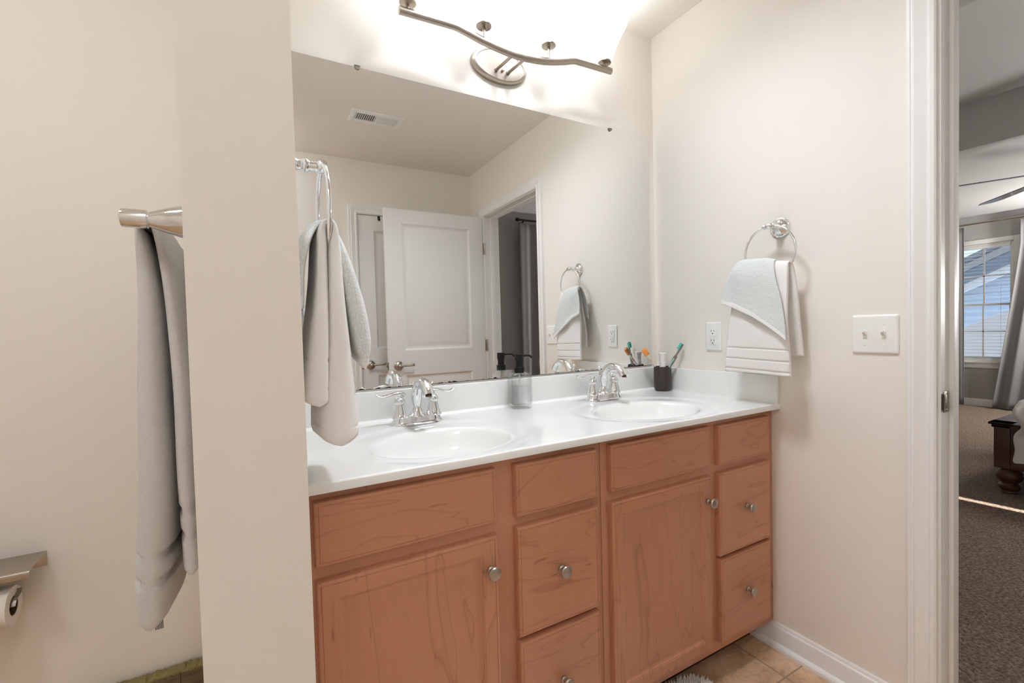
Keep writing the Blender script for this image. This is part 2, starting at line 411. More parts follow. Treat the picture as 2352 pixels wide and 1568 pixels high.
# ================================================================== SETTING
XW0, XW1, YW = -1.6443, -1.5275, -.8624
YB = -2.0234; XL = -2.95
DY0, DY1, DZ = -1.757, -.985, 2.033      # doorway faces and head
XF = 6.48; YS = -2.904; YN = 2.1         # bedroom far, south and north walls
struct('floor', MB().box(XL-.1, .06, YB-.1, .12, -.05, 0), 'tile')
struct('floor_bedroom', MB().box(.06, XF+.1, YS-.1, YN+.1, -.05, .002), 'carpet')
CX, CY = -.80, -.60          # opening for the added fill downlight
cg = MB()
for a in ((XL-.1, CX-.135, YB-.1, .12), (CX+.135, .0575, YB-.1, .12), (CX-.135, CX+.135, YB-.1, CY-.135), (CX-.135, CX+.135, CY+.135, .12)): cg.box(*a, H, H+.1)
struct('ceiling', cg, 'ceil')
struct('wall_back', MB().box(XL-.1, .0575, 0, .12, 0, H), 'wall')
struct('wall_right', holed(MB(), 'x', 0, .0575, YB-.1, 0, 0, H, [(DY0-.018, DY1+.018, -.01, DZ+.018)]), 'wall')
LX0, LX1 = -.908, -.19
struct('wall_front', holed(MB(), 'y', YB-.1, YB, XL-.1, 0, 0, H, [(LX0-.02, LX1+.02, -.01, 2.045)]), 'wall')
struct('wall_left', MB().box(XL-.1, XL, YB, 0, 0, H), 'wall')
pw = MB().box(XW0, XW1, YW, 0, 0, H)
po = struct('wall_partition', pw, 'wall')
# bedroom shell
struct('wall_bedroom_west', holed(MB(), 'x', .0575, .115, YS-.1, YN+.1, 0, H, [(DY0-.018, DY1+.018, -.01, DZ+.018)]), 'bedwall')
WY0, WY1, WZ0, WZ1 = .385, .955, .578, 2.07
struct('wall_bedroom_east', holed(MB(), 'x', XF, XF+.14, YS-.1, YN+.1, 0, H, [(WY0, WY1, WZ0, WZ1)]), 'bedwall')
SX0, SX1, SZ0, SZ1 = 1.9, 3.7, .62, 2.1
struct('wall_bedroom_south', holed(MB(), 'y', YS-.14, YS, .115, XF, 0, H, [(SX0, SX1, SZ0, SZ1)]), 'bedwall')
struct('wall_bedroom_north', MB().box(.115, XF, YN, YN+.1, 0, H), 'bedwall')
cb = MB()
TX0, TX1, TY0, TY1, TZ = 1.0, 3.19, YS+.7, YN-.7, 2.765      # raised tray
for a in ((.0575, TX0, YS-.14, YN+.1), (TX1, XF+.14, YS-.14, YN+.1), (TX0, TX1, YS-.14, TY0), (TX0, TX1, TY1, YN+.1)): cb.box(*a, H, TZ)
cb.box(.0575, XF+.14, YS-.14, YN+.1, TZ, TZ+.1)
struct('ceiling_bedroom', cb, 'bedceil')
# baseboards
def baseboard(mb, fn, u0, u1, shoe=True):
    prof = [(0, 0), (.0, .085), (.004, .0848), (.0065, .081), (.0075, .075), (.0115, .0725), (.0135, .068), (.0135, .0)]
    prof2 = [(.0135, .019), (.018, .0185), (.0235, .016), (.0275, .011), (.0285, .005), (.0285, 0)]
    for pr in ([prof, prof2] if shoe else [prof]):
        n = len(pr); mb.add([fn(u, d, z) for u in (u0, u1) for d, z in pr], [(i, i+1, n+i+1, n+i) for i in range(n-1)])
    return mb
struct('baseboard_right', baseboard(MB(), lambda u, d, z: (-d, u, z), -.9175, -.452), 'trim', ang=25)
struct('baseboard_front', baseboard(MB(), lambda u, d, z: (u, YB+d, z), XL, LX0-.075), 'trim', ang=25)
struct('baseboard_left', baseboard(MB(), lambda u, d, z: (XL+d, u, z), YB, 0), 'trim', ang=25)
struct('baseboard_bedroom', baseboard(MB(), lambda u, d, z: (XF-d, u, z*1.1+.002), YS, YN, False), 'trim', ang=25)
# doorway trim: bathroom casing, bedroom casing, jambs and stops
struct('trim_1', casing(MB(), lambda u, z, d: (-d, u, z), DY0-.006, DY1+.006, 0, DZ+.005, CAS), 'trim', ang=25)
struct('trim_2', casing(MB(), lambda u, z, d: (.115+d, u, z), DY0-.006, DY1+.006, 0, DZ+.005, CAS), 'trim', ang=25)
j = MB()
j.box(-.001, .116, DY1, DY1+.0175, 0, DZ+.0175); j.box(-.001, .116, DY0-.0175, DY0, 0, DZ+.0175); j.box(-.001, .116, DY0, DY1, DZ, DZ+.0175)
for (a, b_) in ((DY1-.011, DY1), (DY0, DY0+.011)): j.box(.048, .083, a, b_, 0, DZ, .002)
j.box(.048, .083, DY0+.011, DY1-.011, DZ-.011, DZ, .002)
jamb = struct('trim_3', j, 'trim')
sp = MB().box(.012, .046, DY1-.0022, DY1-.0006, .898, .954, .0006)
pts = [(.012-.004*k, DY1-.0014-.0004*k*k, .926) for k in range(6)]
sp.add([(x, y, z) for (x, y, _) in pts for z in (.903, .949)], [(2*i, 2*i+1, 2*i+3, 2*i+2) for i in range(5)])
pl = sp.build('strike_plate', 'nickel', jamb); tag(pl, 'satin nickel strike plate')
hole = MB().box(.018, .034, DY1-.0026, DY1-.0021, .908, .944, .0002)
for z in (.9035, .9485): hole.lathe([(.003, 0), (.002, .0006), (0, .0007)], (.029, DY1-.0022, z), '-y', 12)
hole.build('latch_hole', 'darknickel', pl)
# bathroom door leaf, open at right angles
RING = [(0, 0), (.003, .002), (.012, .0095), (.019, .0115), (.026, .0115), (.030, .0105), (.056, .0035), (.060, .003)]
YD = -1.7775; DX1 = -.019; DW = .76
dl = MB(); fnD = lambda u, z, d: (DX1-DW+u, YD+d, z+.01)
panel_slab(dl, fnD, DW, 2.018, .035, [(.118, DW-.112, .22, .826), (.118, DW-.112, 1.006, 1.918)], RING)
door = struct('door_1', dl, 'door', origin=(DX1-DW/2, YD, .01), ang=20)
def lever(parent, px, y, z, sgn, dirx):
    lv = MB()
    lv.lathe([(.0335, 0), (.0335, .003), (.030, .007), (.022, .011), (.0165, .014), (.013, .018), (.0125, .026), (.012, .03)], (px, y, z), 'y' if sgn > 0 else '-y', 36)
    rose = lv.build('rosette', 'nickel', parent)
    h = MB()
    h.lathe([(.0105, .028), (.0125, .03), (.0135, .04), (.0125, .049), (.008, .053), (.003, .0545), (0, .0545)], (px, y, z), 'y' if sgn > 0 else '-y', 28)
    path = cr([(px, y+sgn*.041, z), (px+dirx*.03, y+sgn*.042, z+.001), (px+dirx*.065, y+sgn*.043, z+.0015), (px+dirx*.09, y+sgn*.046, z+.003), (px+dirx*.103, y+sgn*.042, z+.005)], 5)
    n = len(path); h.tube(path, [(.0085-.002*math.sin(math.pi*i/n)+.001*(i/n), .006) for i in range(n)], 14)
    h.build('door_lever', 'nickel', parent)
lever(door, DX1-DW+.068, YD+.0175, .908, 1, 1)
lever(door, DX1-DW+.068, YD-.0175, .908, -1, 1)
lt = MB().box(DX1-DW-.0015, DX1-DW+.0005, YD-.0125, YD+.0125, .88, .936, .0004); lt.box(DX1-DW-.012, DX1-DW, YD-.008, YD+.008, .899, .917, .003)
lt.build('latch', 'darknickel', door)
for z in (1.785, 1.03, .25):
    hb = MB().box(DX1-.001, DX1+.0165, YD+.0178, YD+.0195, z-.044, z+.044, .0006)
    for dz in (-.034, 0, .034): hb.lathe([(.0035, 0), (.0025, .001), (0, .0012)], (DX1+.008+.003*(dz == 0), YD+.0194, z+dz), 'y', 10)
    hb.lathe([(.0055, -.045), (.0062, -.043), (.0062, .043), (.0055, .045)], (DX1+.016, YD+.022, z), 'z', 14)
    hb.build('hinge', 'nickel', door)
# linen closet door on the front wall
struct('trim_4', casing(MB(), lambda u, z, d: (u, YB+d, z), LX0-.008, LX1+.008, 0, 2.033, CAS), 'trim', ang=25)
j2 = MB().box(LX0-.02, LX0-.003, YB-.1, YB+.001, 0, 2.045); j2.box(LX1+.003, LX1+.02, YB-.1, YB+.001, 0, 2.045); j2.box(LX0-.003, LX1+.003, YB-.1, YB+.001, 2.031, 2.045)
j2.box(LX0-.003, LX1+.003, YB-.06, YB-.045, 0, 2.031)
struct('trim_5', j2, 'trim')
ld = MB(); panel_slab(ld, lambda u, z, d: (LX0+u, YB-.0225+d, z+.01), LX1-LX0, 2.018, .035, [(.113, LX1-LX0-.113, .22, .818), (.113, LX1-LX0-.113, 1.02, 1.908)], RING)
ldo = struct('door_2', ld, 'door', origin=((LX0+LX1)/2, YB-.0225, .01), ang=20)
lever(ldo, LX0+.058, YB-.005, .908, 1, 1)
lb = MB().box(LX0-.004, LX0+.006, YB-.012, YB+.0012, .88, .936, .001); lb.build('latch', 'darknickel', ldo)
hk = MB().box(LX0+.146, LX0+.164, YB-.006, YB-.002, 1.998, 2.029, .002); hk.tube(cr([(LX0+.155, YB-.003, 2.008), (LX0+.155, YB+.006, 1.998), (LX0+.155, YB+.016, 1.998), (LX0+.155, YB+.02, 2.006)], 5), .0065, 10)
tag(hk.build('over_door_hook', 'rod', origin=(LX0+.155, YB-.004, 1.985)), 'dark metal hook hung over the top of the white closet door', 'hook')

# ------------------------------------------------------------------ bedroom window, blind, outside
wf = MB()
xg = XF+.06
def frame(mb, y0, y1, z0, z1, t, d0, d1):
    mb.box(d0, d1, y0, y0+t, z0, z1, .003); mb.box(d0, d1, y1-t, y1, z0, z1, .003); mb.box(d0, d1, y0+t, y1-t, z0, z0+t, .003); mb.box(d0, d1, y0+t, y1-t, z1-t, z1, .003)
frame(wf, WY0, WY1, WZ0, WZ1, .03, XF+.01, XF+.13)
for (z0, z1, dx) in ((WZ0+.03, 1.31, 0), (1.29, WZ1-.03, .025)):
    frame(wf, WY0+.03, WY1-.03, z0, z1, .024, xg+dx, xg+dx+.025)
    wf.box(xg+dx+.006, xg+dx+.016, .664, .68, z0+.024, z1-.024); zm = (z0+z1)/2; wf.box(xg+dx+.006, xg+dx+.016, WY0+.05, WY1-.05, zm-.007, zm+.007)
win = struct('window_1', wf, 'trim', origin=(XF+.06, (WY0+WY1)/2, WZ0))
gl = MB().box(xg+.01, xg+.0125, WY0+.05, WY1-.05, WZ0+.05, 1.295); gl.box(xg+.035, xg+.0375, WY0+.05, WY1-.05, 1.31, WZ1-.05)
mg, ntg, bgn = newmat('window_glass')
ntg.nodes.remove(bgn); tr = N(ntg, 'ShaderNodeBsdfTransparent'); gs = N(ntg, 'ShaderNodeBsdfGlossy'); gs.inputs['Roughness'].default_value = 0; mx = N(ntg, 'ShaderNodeMixShader'); fr = N(ntg, 'ShaderNodeFresnel'); fr.inputs[0].default_value = 1.45
mf = N(ntg, 'ShaderNodeMath', operation='MULTIPLY'); mf.inputs[1].default_value = .6; ntg.links.new(fr.outputs[0], mf.inputs[0]); ntg.links.new(mf.outputs[0], mx.inputs[0]); ntg.links.new(tr.outputs[0], mx.inputs[1]); ntg.links.new(gs.outputs[0], mx.inputs[2]); ntg.links.new(mx.outputs[0], ntg.nodes['Material Output'].inputs[0])
M['pane'] = mg
gl.build('pane', 'pane', win)
cs = MB(); frame(cs, WY0-.055, WY1+.055, WZ0-.02, WZ1+.055, .055, XF-.016, XF)
cs.box(XF-.035, XF+.01, WY0-.075, WY1+.075, WZ0-.022, WZ0, .004); cs.box(XF-.014, XF, WY0-.06, WY1+.06, WZ0-.085, WZ0-.022, .003)
struct('trim_6', cs, 'trim')
bl = thing('window_blind', 'white horizontal slat blind, slats open, in the bedroom window', 'blind', (XF+.02, .67, WZ0))
s_ = MB(); z = WZ0+.06
while z < WZ1-.06:
    s_.box(XF+.008, XF+.05, WY0+.033, WY1-.033, z-.0012, z+.0012); z += .043
s_.build('slats', 'blind', bl)
MB().box(XF+.004, XF+.054, WY0+.032, WY1-.032, WZ1-.058, WZ1-.031, .004).build('headrail', 'blind', bl)
MB().box(XF+.008, XF+.05, WY0+.033, WY1-.033, WZ0+.031, WZ0+.048, .003).build('bottom_rail', 'blind', bl)
c_ = MB()
for yy in (.50, .84): c_.tube([(XF+.008, yy, WZ0+.04), (XF+.008, yy, WZ1-.05)], .0012, 6)
c_.build('ladder_cord', 'blind', bl)
# neighbour house
nh = thing('neighbour_house', 'pale blue sided house with white gable rakes outside the window', 'house', (10.6, 0, -3))
def poly_x(mb, pts, x0, x1):
    n = len(pts); mb.add([(x0, y, z) for y, z in pts]+[(x1, y, z) for y, z in pts], [tuple(range(n)), tuple(range(2*n-1, n-1, -1))]+[(i, (i+1) % n, n+(i+1) % n, n+i) for i in range(n)])
def rake(y): return 2.20+(1.88-y)*.50         # upper roof line at x=10
m_ = MB(); n_s = 0
z = -3.0
sd = MB()
poly_x(sd, [(6, -3), (6, rake(6)-.1), (-1.5, rake(-1.5)-.1), (-6, 1.0), (-6, -3)], 10.6, 16)
# lap siding courses as thin boards
zz = -1.0
while zz < 3.4:
    y1 = min(6, 1.88-(zz+.15-2.05)/.50); 
    if y1 > -1.4: sd.box(10.585, 10.6, -1.5, y1, zz, zz+.012)
    zz += .135
sd.build('siding_wall', 'siding', nh)
up = MB(); poly_x(up, [(6, rake(6)-.11), (6, rake(6)+.02), (-1.5, rake(-1.5)+.02), (-1.5, rake(-1.5)-.11)], 10.5, 10.6); up.build('rake_board', 'fascia', nh)
rf = MB(); poly_x(rf, [(6.2, rake(6.2)+.02), (6.2, rake(6.2)+.06), (-1.5, rake(-1.5)+.06), (-1.5, rake(-1.5)+.02)], 10.1, 16); rf.build('roof', 'shingle', nh)
def rake2(y): return 1.80+(1.88-y)*.50
lw = MB(); poly_x(lw, [(6, rake2(6)-.14), (6, rake2(6)), (-1.5, rake2(-1.5)), (-1.5, rake2(-1.5)-.14)], 10.32, 10.4); lw.build('rake_board', 'fascia', nh)
r2 = MB(); poly_x(r2, [(6.2, rake2(6.2)), (6.2, rake2(6.2)+.035), (-1.5, rake2(-1.5)+.035), (-1.5, rake2(-1.5))], 10.27, 10.58); r2.build('porch_roof', 'shingle', nh)
tag(MB().box(7, 60, -30, 30, -3.1, -3).build('ground_outside', 'ground'), kind='structure')
lowr = MB(); poly_x(lowr, [(6, -2.5), (6, -.9), (1.95, .78), (1.2, 1.20), (-2, 2.2), (-2, -2.5)][::-1], 9.2, 9.5)
tag(lowr.build('shed', 'fascia', origin=(9.3, 1.5, -3)), 'white lower gable seen through the bottom sash of the window', 'building')

# south window that lets the sun streak in
w2 = MB()
for (a, b_, c_, d_) in ((SX0, SX0+.05, SZ0, SZ1), (SX1-.05, SX1, SZ0, SZ1), (SX0, SX1, SZ0, SZ0+.05), (SX0, SX1, SZ1-.05, SZ1), (SX0, SX1, 1.33, 1.37)): w2.box(a, b_, YS-.1, YS-.05, c_, d_, .004)
struct('window_2', w2, 'trim')
def curtain(name, pts, z0, z1, amp, wl, label, axis, flare=None):
    # pts along wall: u range; axis 'y' means hangs on a wall facing x
    u0, u1, off = pts; nu = int((u1-u0)/.006); nz = 24; mb = MB(); vs = []; fs = []
    for jz in range(nz+1):
        t = jz/nz; z = z1+(z0-z1)*t
        for i in range(nu+1):
            s = i/nu; u = u0+(u1-u0)*s
            if flare: u = flare(s, t, u)
            ph = 2*math.pi*(u1-u0)*s/wl
            d = off+amp*(.55+.45*t)*(math.sin(ph+.6*math.sin(ph*.37+2))+.25*math.sin(2.3*ph+1+t))
            vs.append((d, u, z) if axis == 'y' else (u, d, z))
    for jz in range(nz):
        for i in range(nu):
            a = jz*(nu+1)+i; fs.append((a, a+1, a+nu+2, a+nu+1))
    mb.add(vs, fs)
    o = mb.build(name, 'curtain', origin=((off, (u0+u1)/2, z0) if axis == 'y' else ((u0+u1)/2, off, z0)), recalc=False)
    sm = o.modifiers.new('thick', 'SOLIDIFY'); sm.thickness = .003
    return tag(o, label, 'curtain', None)
curtain('curtain', (.93, 2.45, YS+.085), .02, 2.30, .03, .22, 'dark grey curtain with deep folds on rod, seen in the mirror through the doorway', 'x')
curtain('curtain', (2.50, 3.95, YS+.085), .02, 2.30, .03, .22, 'grey curtain at far end of the bedroom rod', 'x')
rd = thing('curtain_rod', 'dark curtain rod with end finial, seen in the mirror above the grey curtain', 'curtain rod', (2.4, YS+.085, 2.33))
MB().tube([(.93, YS+.085, 2.335), (4.0, YS+.085, 2.335)], .011, 12).build('rod', 'rod', rd)
MB().lathe([(.011, 0), (.019, .004), (.019, .03), (.012, .036), (0, .04)], (.935, YS+.085, 2.335), '-x', 16).build('finial', 'rod', rd)
bk = MB().tube([(1.0, YS, 2.30), (1.0, YS+.085, 2.33)], .008, 8); bk.box(.985, 1.015, YS, YS+.006, 2.25, 2.33); bk.build('bracket', 'rod', rd)
curtain('curtain', (-.9, .30, XF-.14), .015, 2.29, .03, .16, 'grey curtain swept out at its hem right of the bedroom window', 'y', lambda s, t, u: -.9+(s*(1.2+.235*min(1, max(0, (t-.12)/.88))**1.1)))
curtain('curtain', (.80, 1.5, XF-.14), .015, 2.29, .03, .16, 'sliver of grey curtain left of the bedroom window beside the door jamb', 'y')
r2o = thing('curtain_rod', 'thin curtain rod above the bedroom window', 'curtain rod', (XF-.14, .3, 2.315))
MB().tube([(XF-.14, -1.1, 2.318), (XF-.14, 1.7, 2.318)], .011, 12).build('rod', 'nickel', r2o)
for yy in (-.6, 1.45): MB().tube([(XF, yy, 2.30), (XF-.14, yy, 2.318)], .008, 8).build('bracket', 'nickel', r2o)

# ceiling fan: hub out of frame, two blades reach into view
FH = Vector((3.17, -.665, 2.1))
fan = thing('ceiling_fan', 'dark bladed ceiling fan above the bed in the bedroom', 'fan', FH)
MB().lathe([(.0, -.09), (.06, -.085), (.10, -.05), (.105, .02), (.08, .06), (.03, .075), (.014, .08), (.014, .63), (.06, .64), (.07, .6645)], FH, 'z', 32).build('motor', 'fan', fan)
for k in range(5):
    a = R((40.7, 113.5, 185, 257, 325)[k])
    bm_ = MB(); prof = []
    for i in range(13):
        t = i/12; r_ = .16+.785*t
        wd = .055+.02*t if i < 12 else .05
        for s in (-1, 1):
            prof.append((r_, s*wd))
    vs = []; fs = []
    tilt = R(-9)
    for (r_, q) in prof:
        for dz in (.003, -.003):
            vs.append((FH.x+r_*math.cos(a)-q*math.cos(tilt)*math.sin(a), FH.y+r_*math.sin(a)+q*math.cos(tilt)*math.cos(a), FH.z+.01+q*math.sin(tilt)+dz))
    for i in range(12):
        o_ = i*4; fs += [(o_, o_+2, o_+6, o_+4), (o_+1, o_+5, o_+7, o_+3), (o_, o_+4, o_+5, o_+1), (o_+2, o_+3, o_+7, o_+6)]
    fs += [(0, 1, 3, 2), (48, 50, 51, 49)]
    bm_.add(vs, fs); bl_ = bm_.build('fan_blade', 'fan', fan)
    MB().tube([FH+Vector((math.cos(a)*.09, math.sin(a)*.09, 0)), FH+Vector((math.cos(a)*.2, math.sin(a)*.2, .004))], (.012), 8).build('blade_arm', 'nickel', fan)

fl = thing('fill_floor_lamp', 'added globe floor lamp for fill light at the far side of the bed', 'lamp', (5.85, -.85, .002))  # unseen lamp, added to brighten the bedroom's far wall and ceiling
MB().lathe([(.14, .002), (.14, .012), (.03, .022), (.012, .04), (.012, 1.60), (.03, 1.61), (.05, 1.63)], (5.85, -.85, 0), 'z', 32).build('fill_lamp_stand', 'rod', fl)
MB().lathe([(.05, 1.625)]+[(.16*math.sin(math.pi*(1-i/16)), 1.765-.16*math.cos(math.pi*i/16)) for i in range(2, 16)]+[(0, 1.925)], (5.85, -.85, 0), 'z', 32).build('globe', 'fillglobe', fl)

fl2 = copy_tree(fl); fl2.location = (3.0, -2.3, .002); fl2.scale = (.75, .75, .75); fl2['label'] = 'added globe floor lamp for fill light in front of the dark grey curtains, near the doorway'  # second added lamp, out of view, lifts the near ceiling and carpet

# bed
bed = thing('bed', 'espresso wood bed corner with turned bun foot on brown carpet', 'bed', (3.6, -1.3, .002))
rl = MB().box(2.60, 4.72, -.50, -.425, .165, .43, .004); rl.box(2.60, 2.66, -2.2, -.501, .165, .43, .004); rl.box(4.66, 4.72, -2.2, -.425, .165, .9, .004); rl.box(2.6, 4.72, -2.2, -2.13, .165, .43, .004)
rl.build('bed_rail', 'darkwood', bed)
cpm = MB()
for (x0, x1, y0, y1) in ((2.578, 4.74, -.52, -.403), (2.578, 2.69, -2.22, -.403)):
    cpm.box(x0, x1, y0, y1, .448, .462, .004); cpm.box(x0+.012, x1-.012, y0+.012, y1-.012, .428, .448, .006)
cpm.build('cap_rail', 'darkwood', bed)
for (x, y) in ((2.655, -.485), (4.66, -.485), (2.655, -2.14), (4.66, -2.14)):
    MB().lathe([(.036, .002), (.04, .006), (.04, .012), (.037, .018), (.046, .026), (.052, .04), (.05, .053), (.04, .062), (.037, .068), (.042, .074), (.052, .082), (.062, .1), (.065, .118), (.06, .138), (.045, .154), (.04, .166)], (x, y, 0), 'z', 32).build('bun_foot', 'darkwood', bed)
MB().box(2.68, 4.65, -2.12, -.53, .2, .52, .03).build('mattress', 'duvet', bed)
# duvet: draped shell with rolls at its edge
dv = MB(); nu, nv = 90, 70; vs = []; fs = []
for i in range(nu+1):
    for k in range(nv+1):
        u = i/nu; v_ = k/nv
        # path over the foot corner: u across x (foot to head), v across y from near side
        s1 = u*2.25; s2 = v_*2.0
        x = 2.555+max(0, s1-.36); zx = min(0, (s1-.36))
        y = -.545-s2
        bulge = .03*math.sin(s2*21+s1*5)+.02*math.sin(s2*43+2+s1*3)
        z = .64+zx*1.15+.02*math.sin(s1*9+s2*7)+.015*math.sin(s1*17-s2*13)
        edge = max(0, 1-s2/.14); z -= .05*edge*edge
        x += -(bulge if zx < 0 else 0)-.05*math.exp(-((s1-.30)/.09)**2)
        y += .02*math.sin(s1*19)+.012*math.sin(s1*41+1)
        vs.append((x, y, max(z, .23)))
for i in range(nu):
    for k in range(nv):
        a = i*(nv+1)+k; fs.append((a, a+1, a+nv+2, a+nv+1))
dv.add(vs, fs)
do = dv.build('duvet', 'duvet', origin=(3.4, -1.4, .5), recalc=False)
sm = do.modifiers.new('thick', 'SOLIDIFY'); sm.thickness = .035; sm.offset = 0
sb = do.modifiers.new('sub', 'SUBSURF'); sb.levels = 1; sb.render_levels = 1
tag(do, 'rumpled white duvet hanging over the dark wooden bed', 'duvet')

# ================================================================== VANITY
SC = 1.0141
fx = lambda x: CAM.x+(x-CAM.x)*SC
fz = lambda z: CAM.z+(z-CAM.z)*SC
YF = -.527; YFR = -.547
CR = [(0, .0065), (.0022, .0022), (.0065, 0), (.0085, 0)]         # eased edge then a fine groove
SLAB = [(0, 0), (.0078, 0), (.0086, .0012), (.0094, 0), (.012, 0)]
DOOR = [(0, 0), (.001, .001), (.0035, .0012), (.0055, .004), (.0095, .0062), (.0105, .0062)]
def front(name, x0, x1, z0, z1, mat, parent, inset=None):
    mb = MB(); W_, H_ = x1-x0, z1-z0; fn = lambda u, z, d: (x0+u, YFR-d+.010, z0+z)
    # slab with eased front edges
    e = .0065; th = .02
    rings = [(0, -.010), (0, .0035), (.0018, .0078), (.0055, .0099), (.0075, .0100), (.0081, .0089), (.0089, .0089), (.0095, .0100)]
    if inset:
        f = inset; rings += [(f, .0100), (f+.001, .0088), (f+.004, .0082), (f+.0065, .0050), (f+.0115, .0030), (f+.0135, .0030)]
    vs = []; fs = []
    for ins, d in rings: vs += [fn(u, z, d) for u, z in ((ins, ins), (W_-ins, ins), (W_-ins, H_-ins), (ins, H_-ins))]
    for i in range(len(rings)-1):
        for k in range(4): fs.append((i*4+k, i*4+(k+1) % 4, (i+1)*4+(k+1) % 4, (i+1)*4+k))
    L_ = (len(rings)-1)*4
    fs += [(L_, L_+1, L_+2, L_+3), (3, 2, 1, 0)]
    mb.add(vs, fs)
    return mb.build(name, mat, parent, ang=28)
KN = [(.0085, 0), (.0085, .003), (.006, .006), (.0055, .014), (.0075, .017), (.0125, .0185), (.0155, .021), (.0158, .0235), (.014, .0265), (.009, .0285), (0, .0293)]
def knob(x, z, parent): MB().lathe(KN, (x, YFR-.0002, z), '-y', 32).build('knob', 'nickel', parent)
def cabinet(x0, x1, label, fronts):
    t = thing('vanity_cabinet', label, 'cabinet', ((x0+x1)/2, -.27, 0))
    bd = MB(); 
    bd.box(x0, x1, YF, YF+.019, .087, .8485, .0008); bd.box(x0, x0+.015, YF+.019, -.002, .087, .8485); bd.box(x1-.015, x1, YF+.019, -.002, .087, .8485)
    bd.box(x0+.015, x1-.015, YF+.019, -.002, .087, .102); bd.box(x0+.015, x1-.015, -.012, -.002, .102, .7); bd.build('cabinet_body', 'wood_frame', t)
    MB().box(x0, x1, -.455, -.445, .0005, .088).build('toe_kick', 'toe', t)
    for (kind, a, b_, c_, d_, kn) in fronts:
        a, b_, c_, d_ = fx(a), fx(b_), fz(c_), fz(d_)
        o = front({'f': 'false_drawer_front', 'd': 'drawer', 'D': 'door'}[kind], a, b_, c_, d_, 'wood_z' if kind == 'D' else 'wood_x', t, .038 if kind == 'D' else None)
        if kn: knob(b_-.0215 if kind == 'D' else (a+b_)/2, d_-.076 if kind == 'D' else (c_+d_)/2+.004, o)
    return t
XS = -.7815
cabinet(XW1+.001, XS-.0008, 'left reddish-brown wood vanity cabinet beside the partition, under the left sink', [
    ('f', -1.498, -1.113, .7085, .834, 0), ('D', -1.498, -1.112, .131, .680, 1),
    ('d', -1.061, -.815, .7065, .833, 0), ('d', -1.061, -.816, .4165, .6825, 1), ('d', -1.061, -.817, .131, .4045, 1)])
cabinet(XS+.0008, -.001, 'right reddish-brown wood vanity cabinet against the right wall, under the right sink', [
    ('f', -.770, -.370, .7085, .836, 0), ('D', -.770, -.366, .131, .681, 1),
    ('d', -.330, -.063, .7065, .833, 0), ('d', -.329, -.062, .4145, .681, 1), ('d', -.326, -.064, .136, .4045, 1)])

# ---- cultured marble top with two moulded oval bowls
top = thing('countertop', 'glossy white vanity countertop with two moulded oval bowls and backsplash', 'countertop', (-.763, -.28, .8485))
BW = [(-1.160, -.352, .188, .143), (-.420, -.350, .196, .145)]
def deck(x, y):
    z = 0
    for (cx_, cy_, a, b_) in BW:
        r = math.hypot((x-cx_)/a, (y-cy_)/b_)
        ro = math.hypot((x-cx_)/(a+.075), (y-cy_-.008)/(b_+.068))
        k = min(1, max(0, (1.07-ro)/.17)); z -= .0040*k*k*(3-2*k)
        if r < 1.10:
            q = min(1, r); d = .128*(1-q**2.6)**.9 if q < 1 else 0
            k2 = min(1, max(0, (1.10-r)/.26)); k3 = min(1, (1.10-r)/.14); d = d*(k2*k2*(3-2*k2)) + .004*k3*k3*(3-2*k3)
            z -= d
    if y > -.034: z += .013*((y+.034)/.014)**2*.55
    e = min(1, max(0, (y+.5577)/.006)); z -= .004*(1-math.sqrt(max(0, 1-(1-e)**2)))
    return ZC+z
xs = [XW1+.0008+(1.5267-.0016)*i/330 for i in range(331)]
ys = [-.5577, -.557, -.556, -.554, -.5515]+[-.5515+(.5315)*i/110 for i in range(1, 111)]
tb = MB(); nx, ny = len(xs), len(ys)
vs = [(x, y, deck(x, y)) for x in xs for y in ys]; fs = []
for i in range(nx-1):
    for k in range(ny-1):
        a = i*ny+k; fs.append((a, a+ny, a+ny+1, a+1))
fr_ = [i*ny for i in range(nx)]; nb = len(vs)
zb = .849
loop = [i*ny for i in range(nx)]+[(nx-1)*ny+k for k in range(1, ny)]+[i*ny+ny-1 for i in range(nx-2, -1, -1)]+[k for k in range(ny-2, 0, -1)]
for q in loop: vs.append((vs[q][0], vs[q][1], zb))
L_ = len(loop)
for i in range(L_): fs.append((loop[i], nb+i, nb+(i+1) % L_, loop[(i+1) % L_]))
tb.add(vs, fs); tb.build('deck', 'marble', top, ang=50)
MB().box(XW1+.0008, -.0008, -.0205, -.0008, .86, .9665, .003, 3).build('backsplash', 'marble', top)
MB().box(-.0145, -.0006, -.5570, -.0208, .8675, .9655, .0025, 3).build('side_splash', 'marble', top)
for (cx_, cy_, a, b_) in BW:
    MB().lathe([(.0, .004), (.012, .0045), (.018, .003), (.022, .0015), (.023, 0)], (cx_, cy_, deck(cx_, cy_)), 'z', 28).build('drain', 'chrome', top)

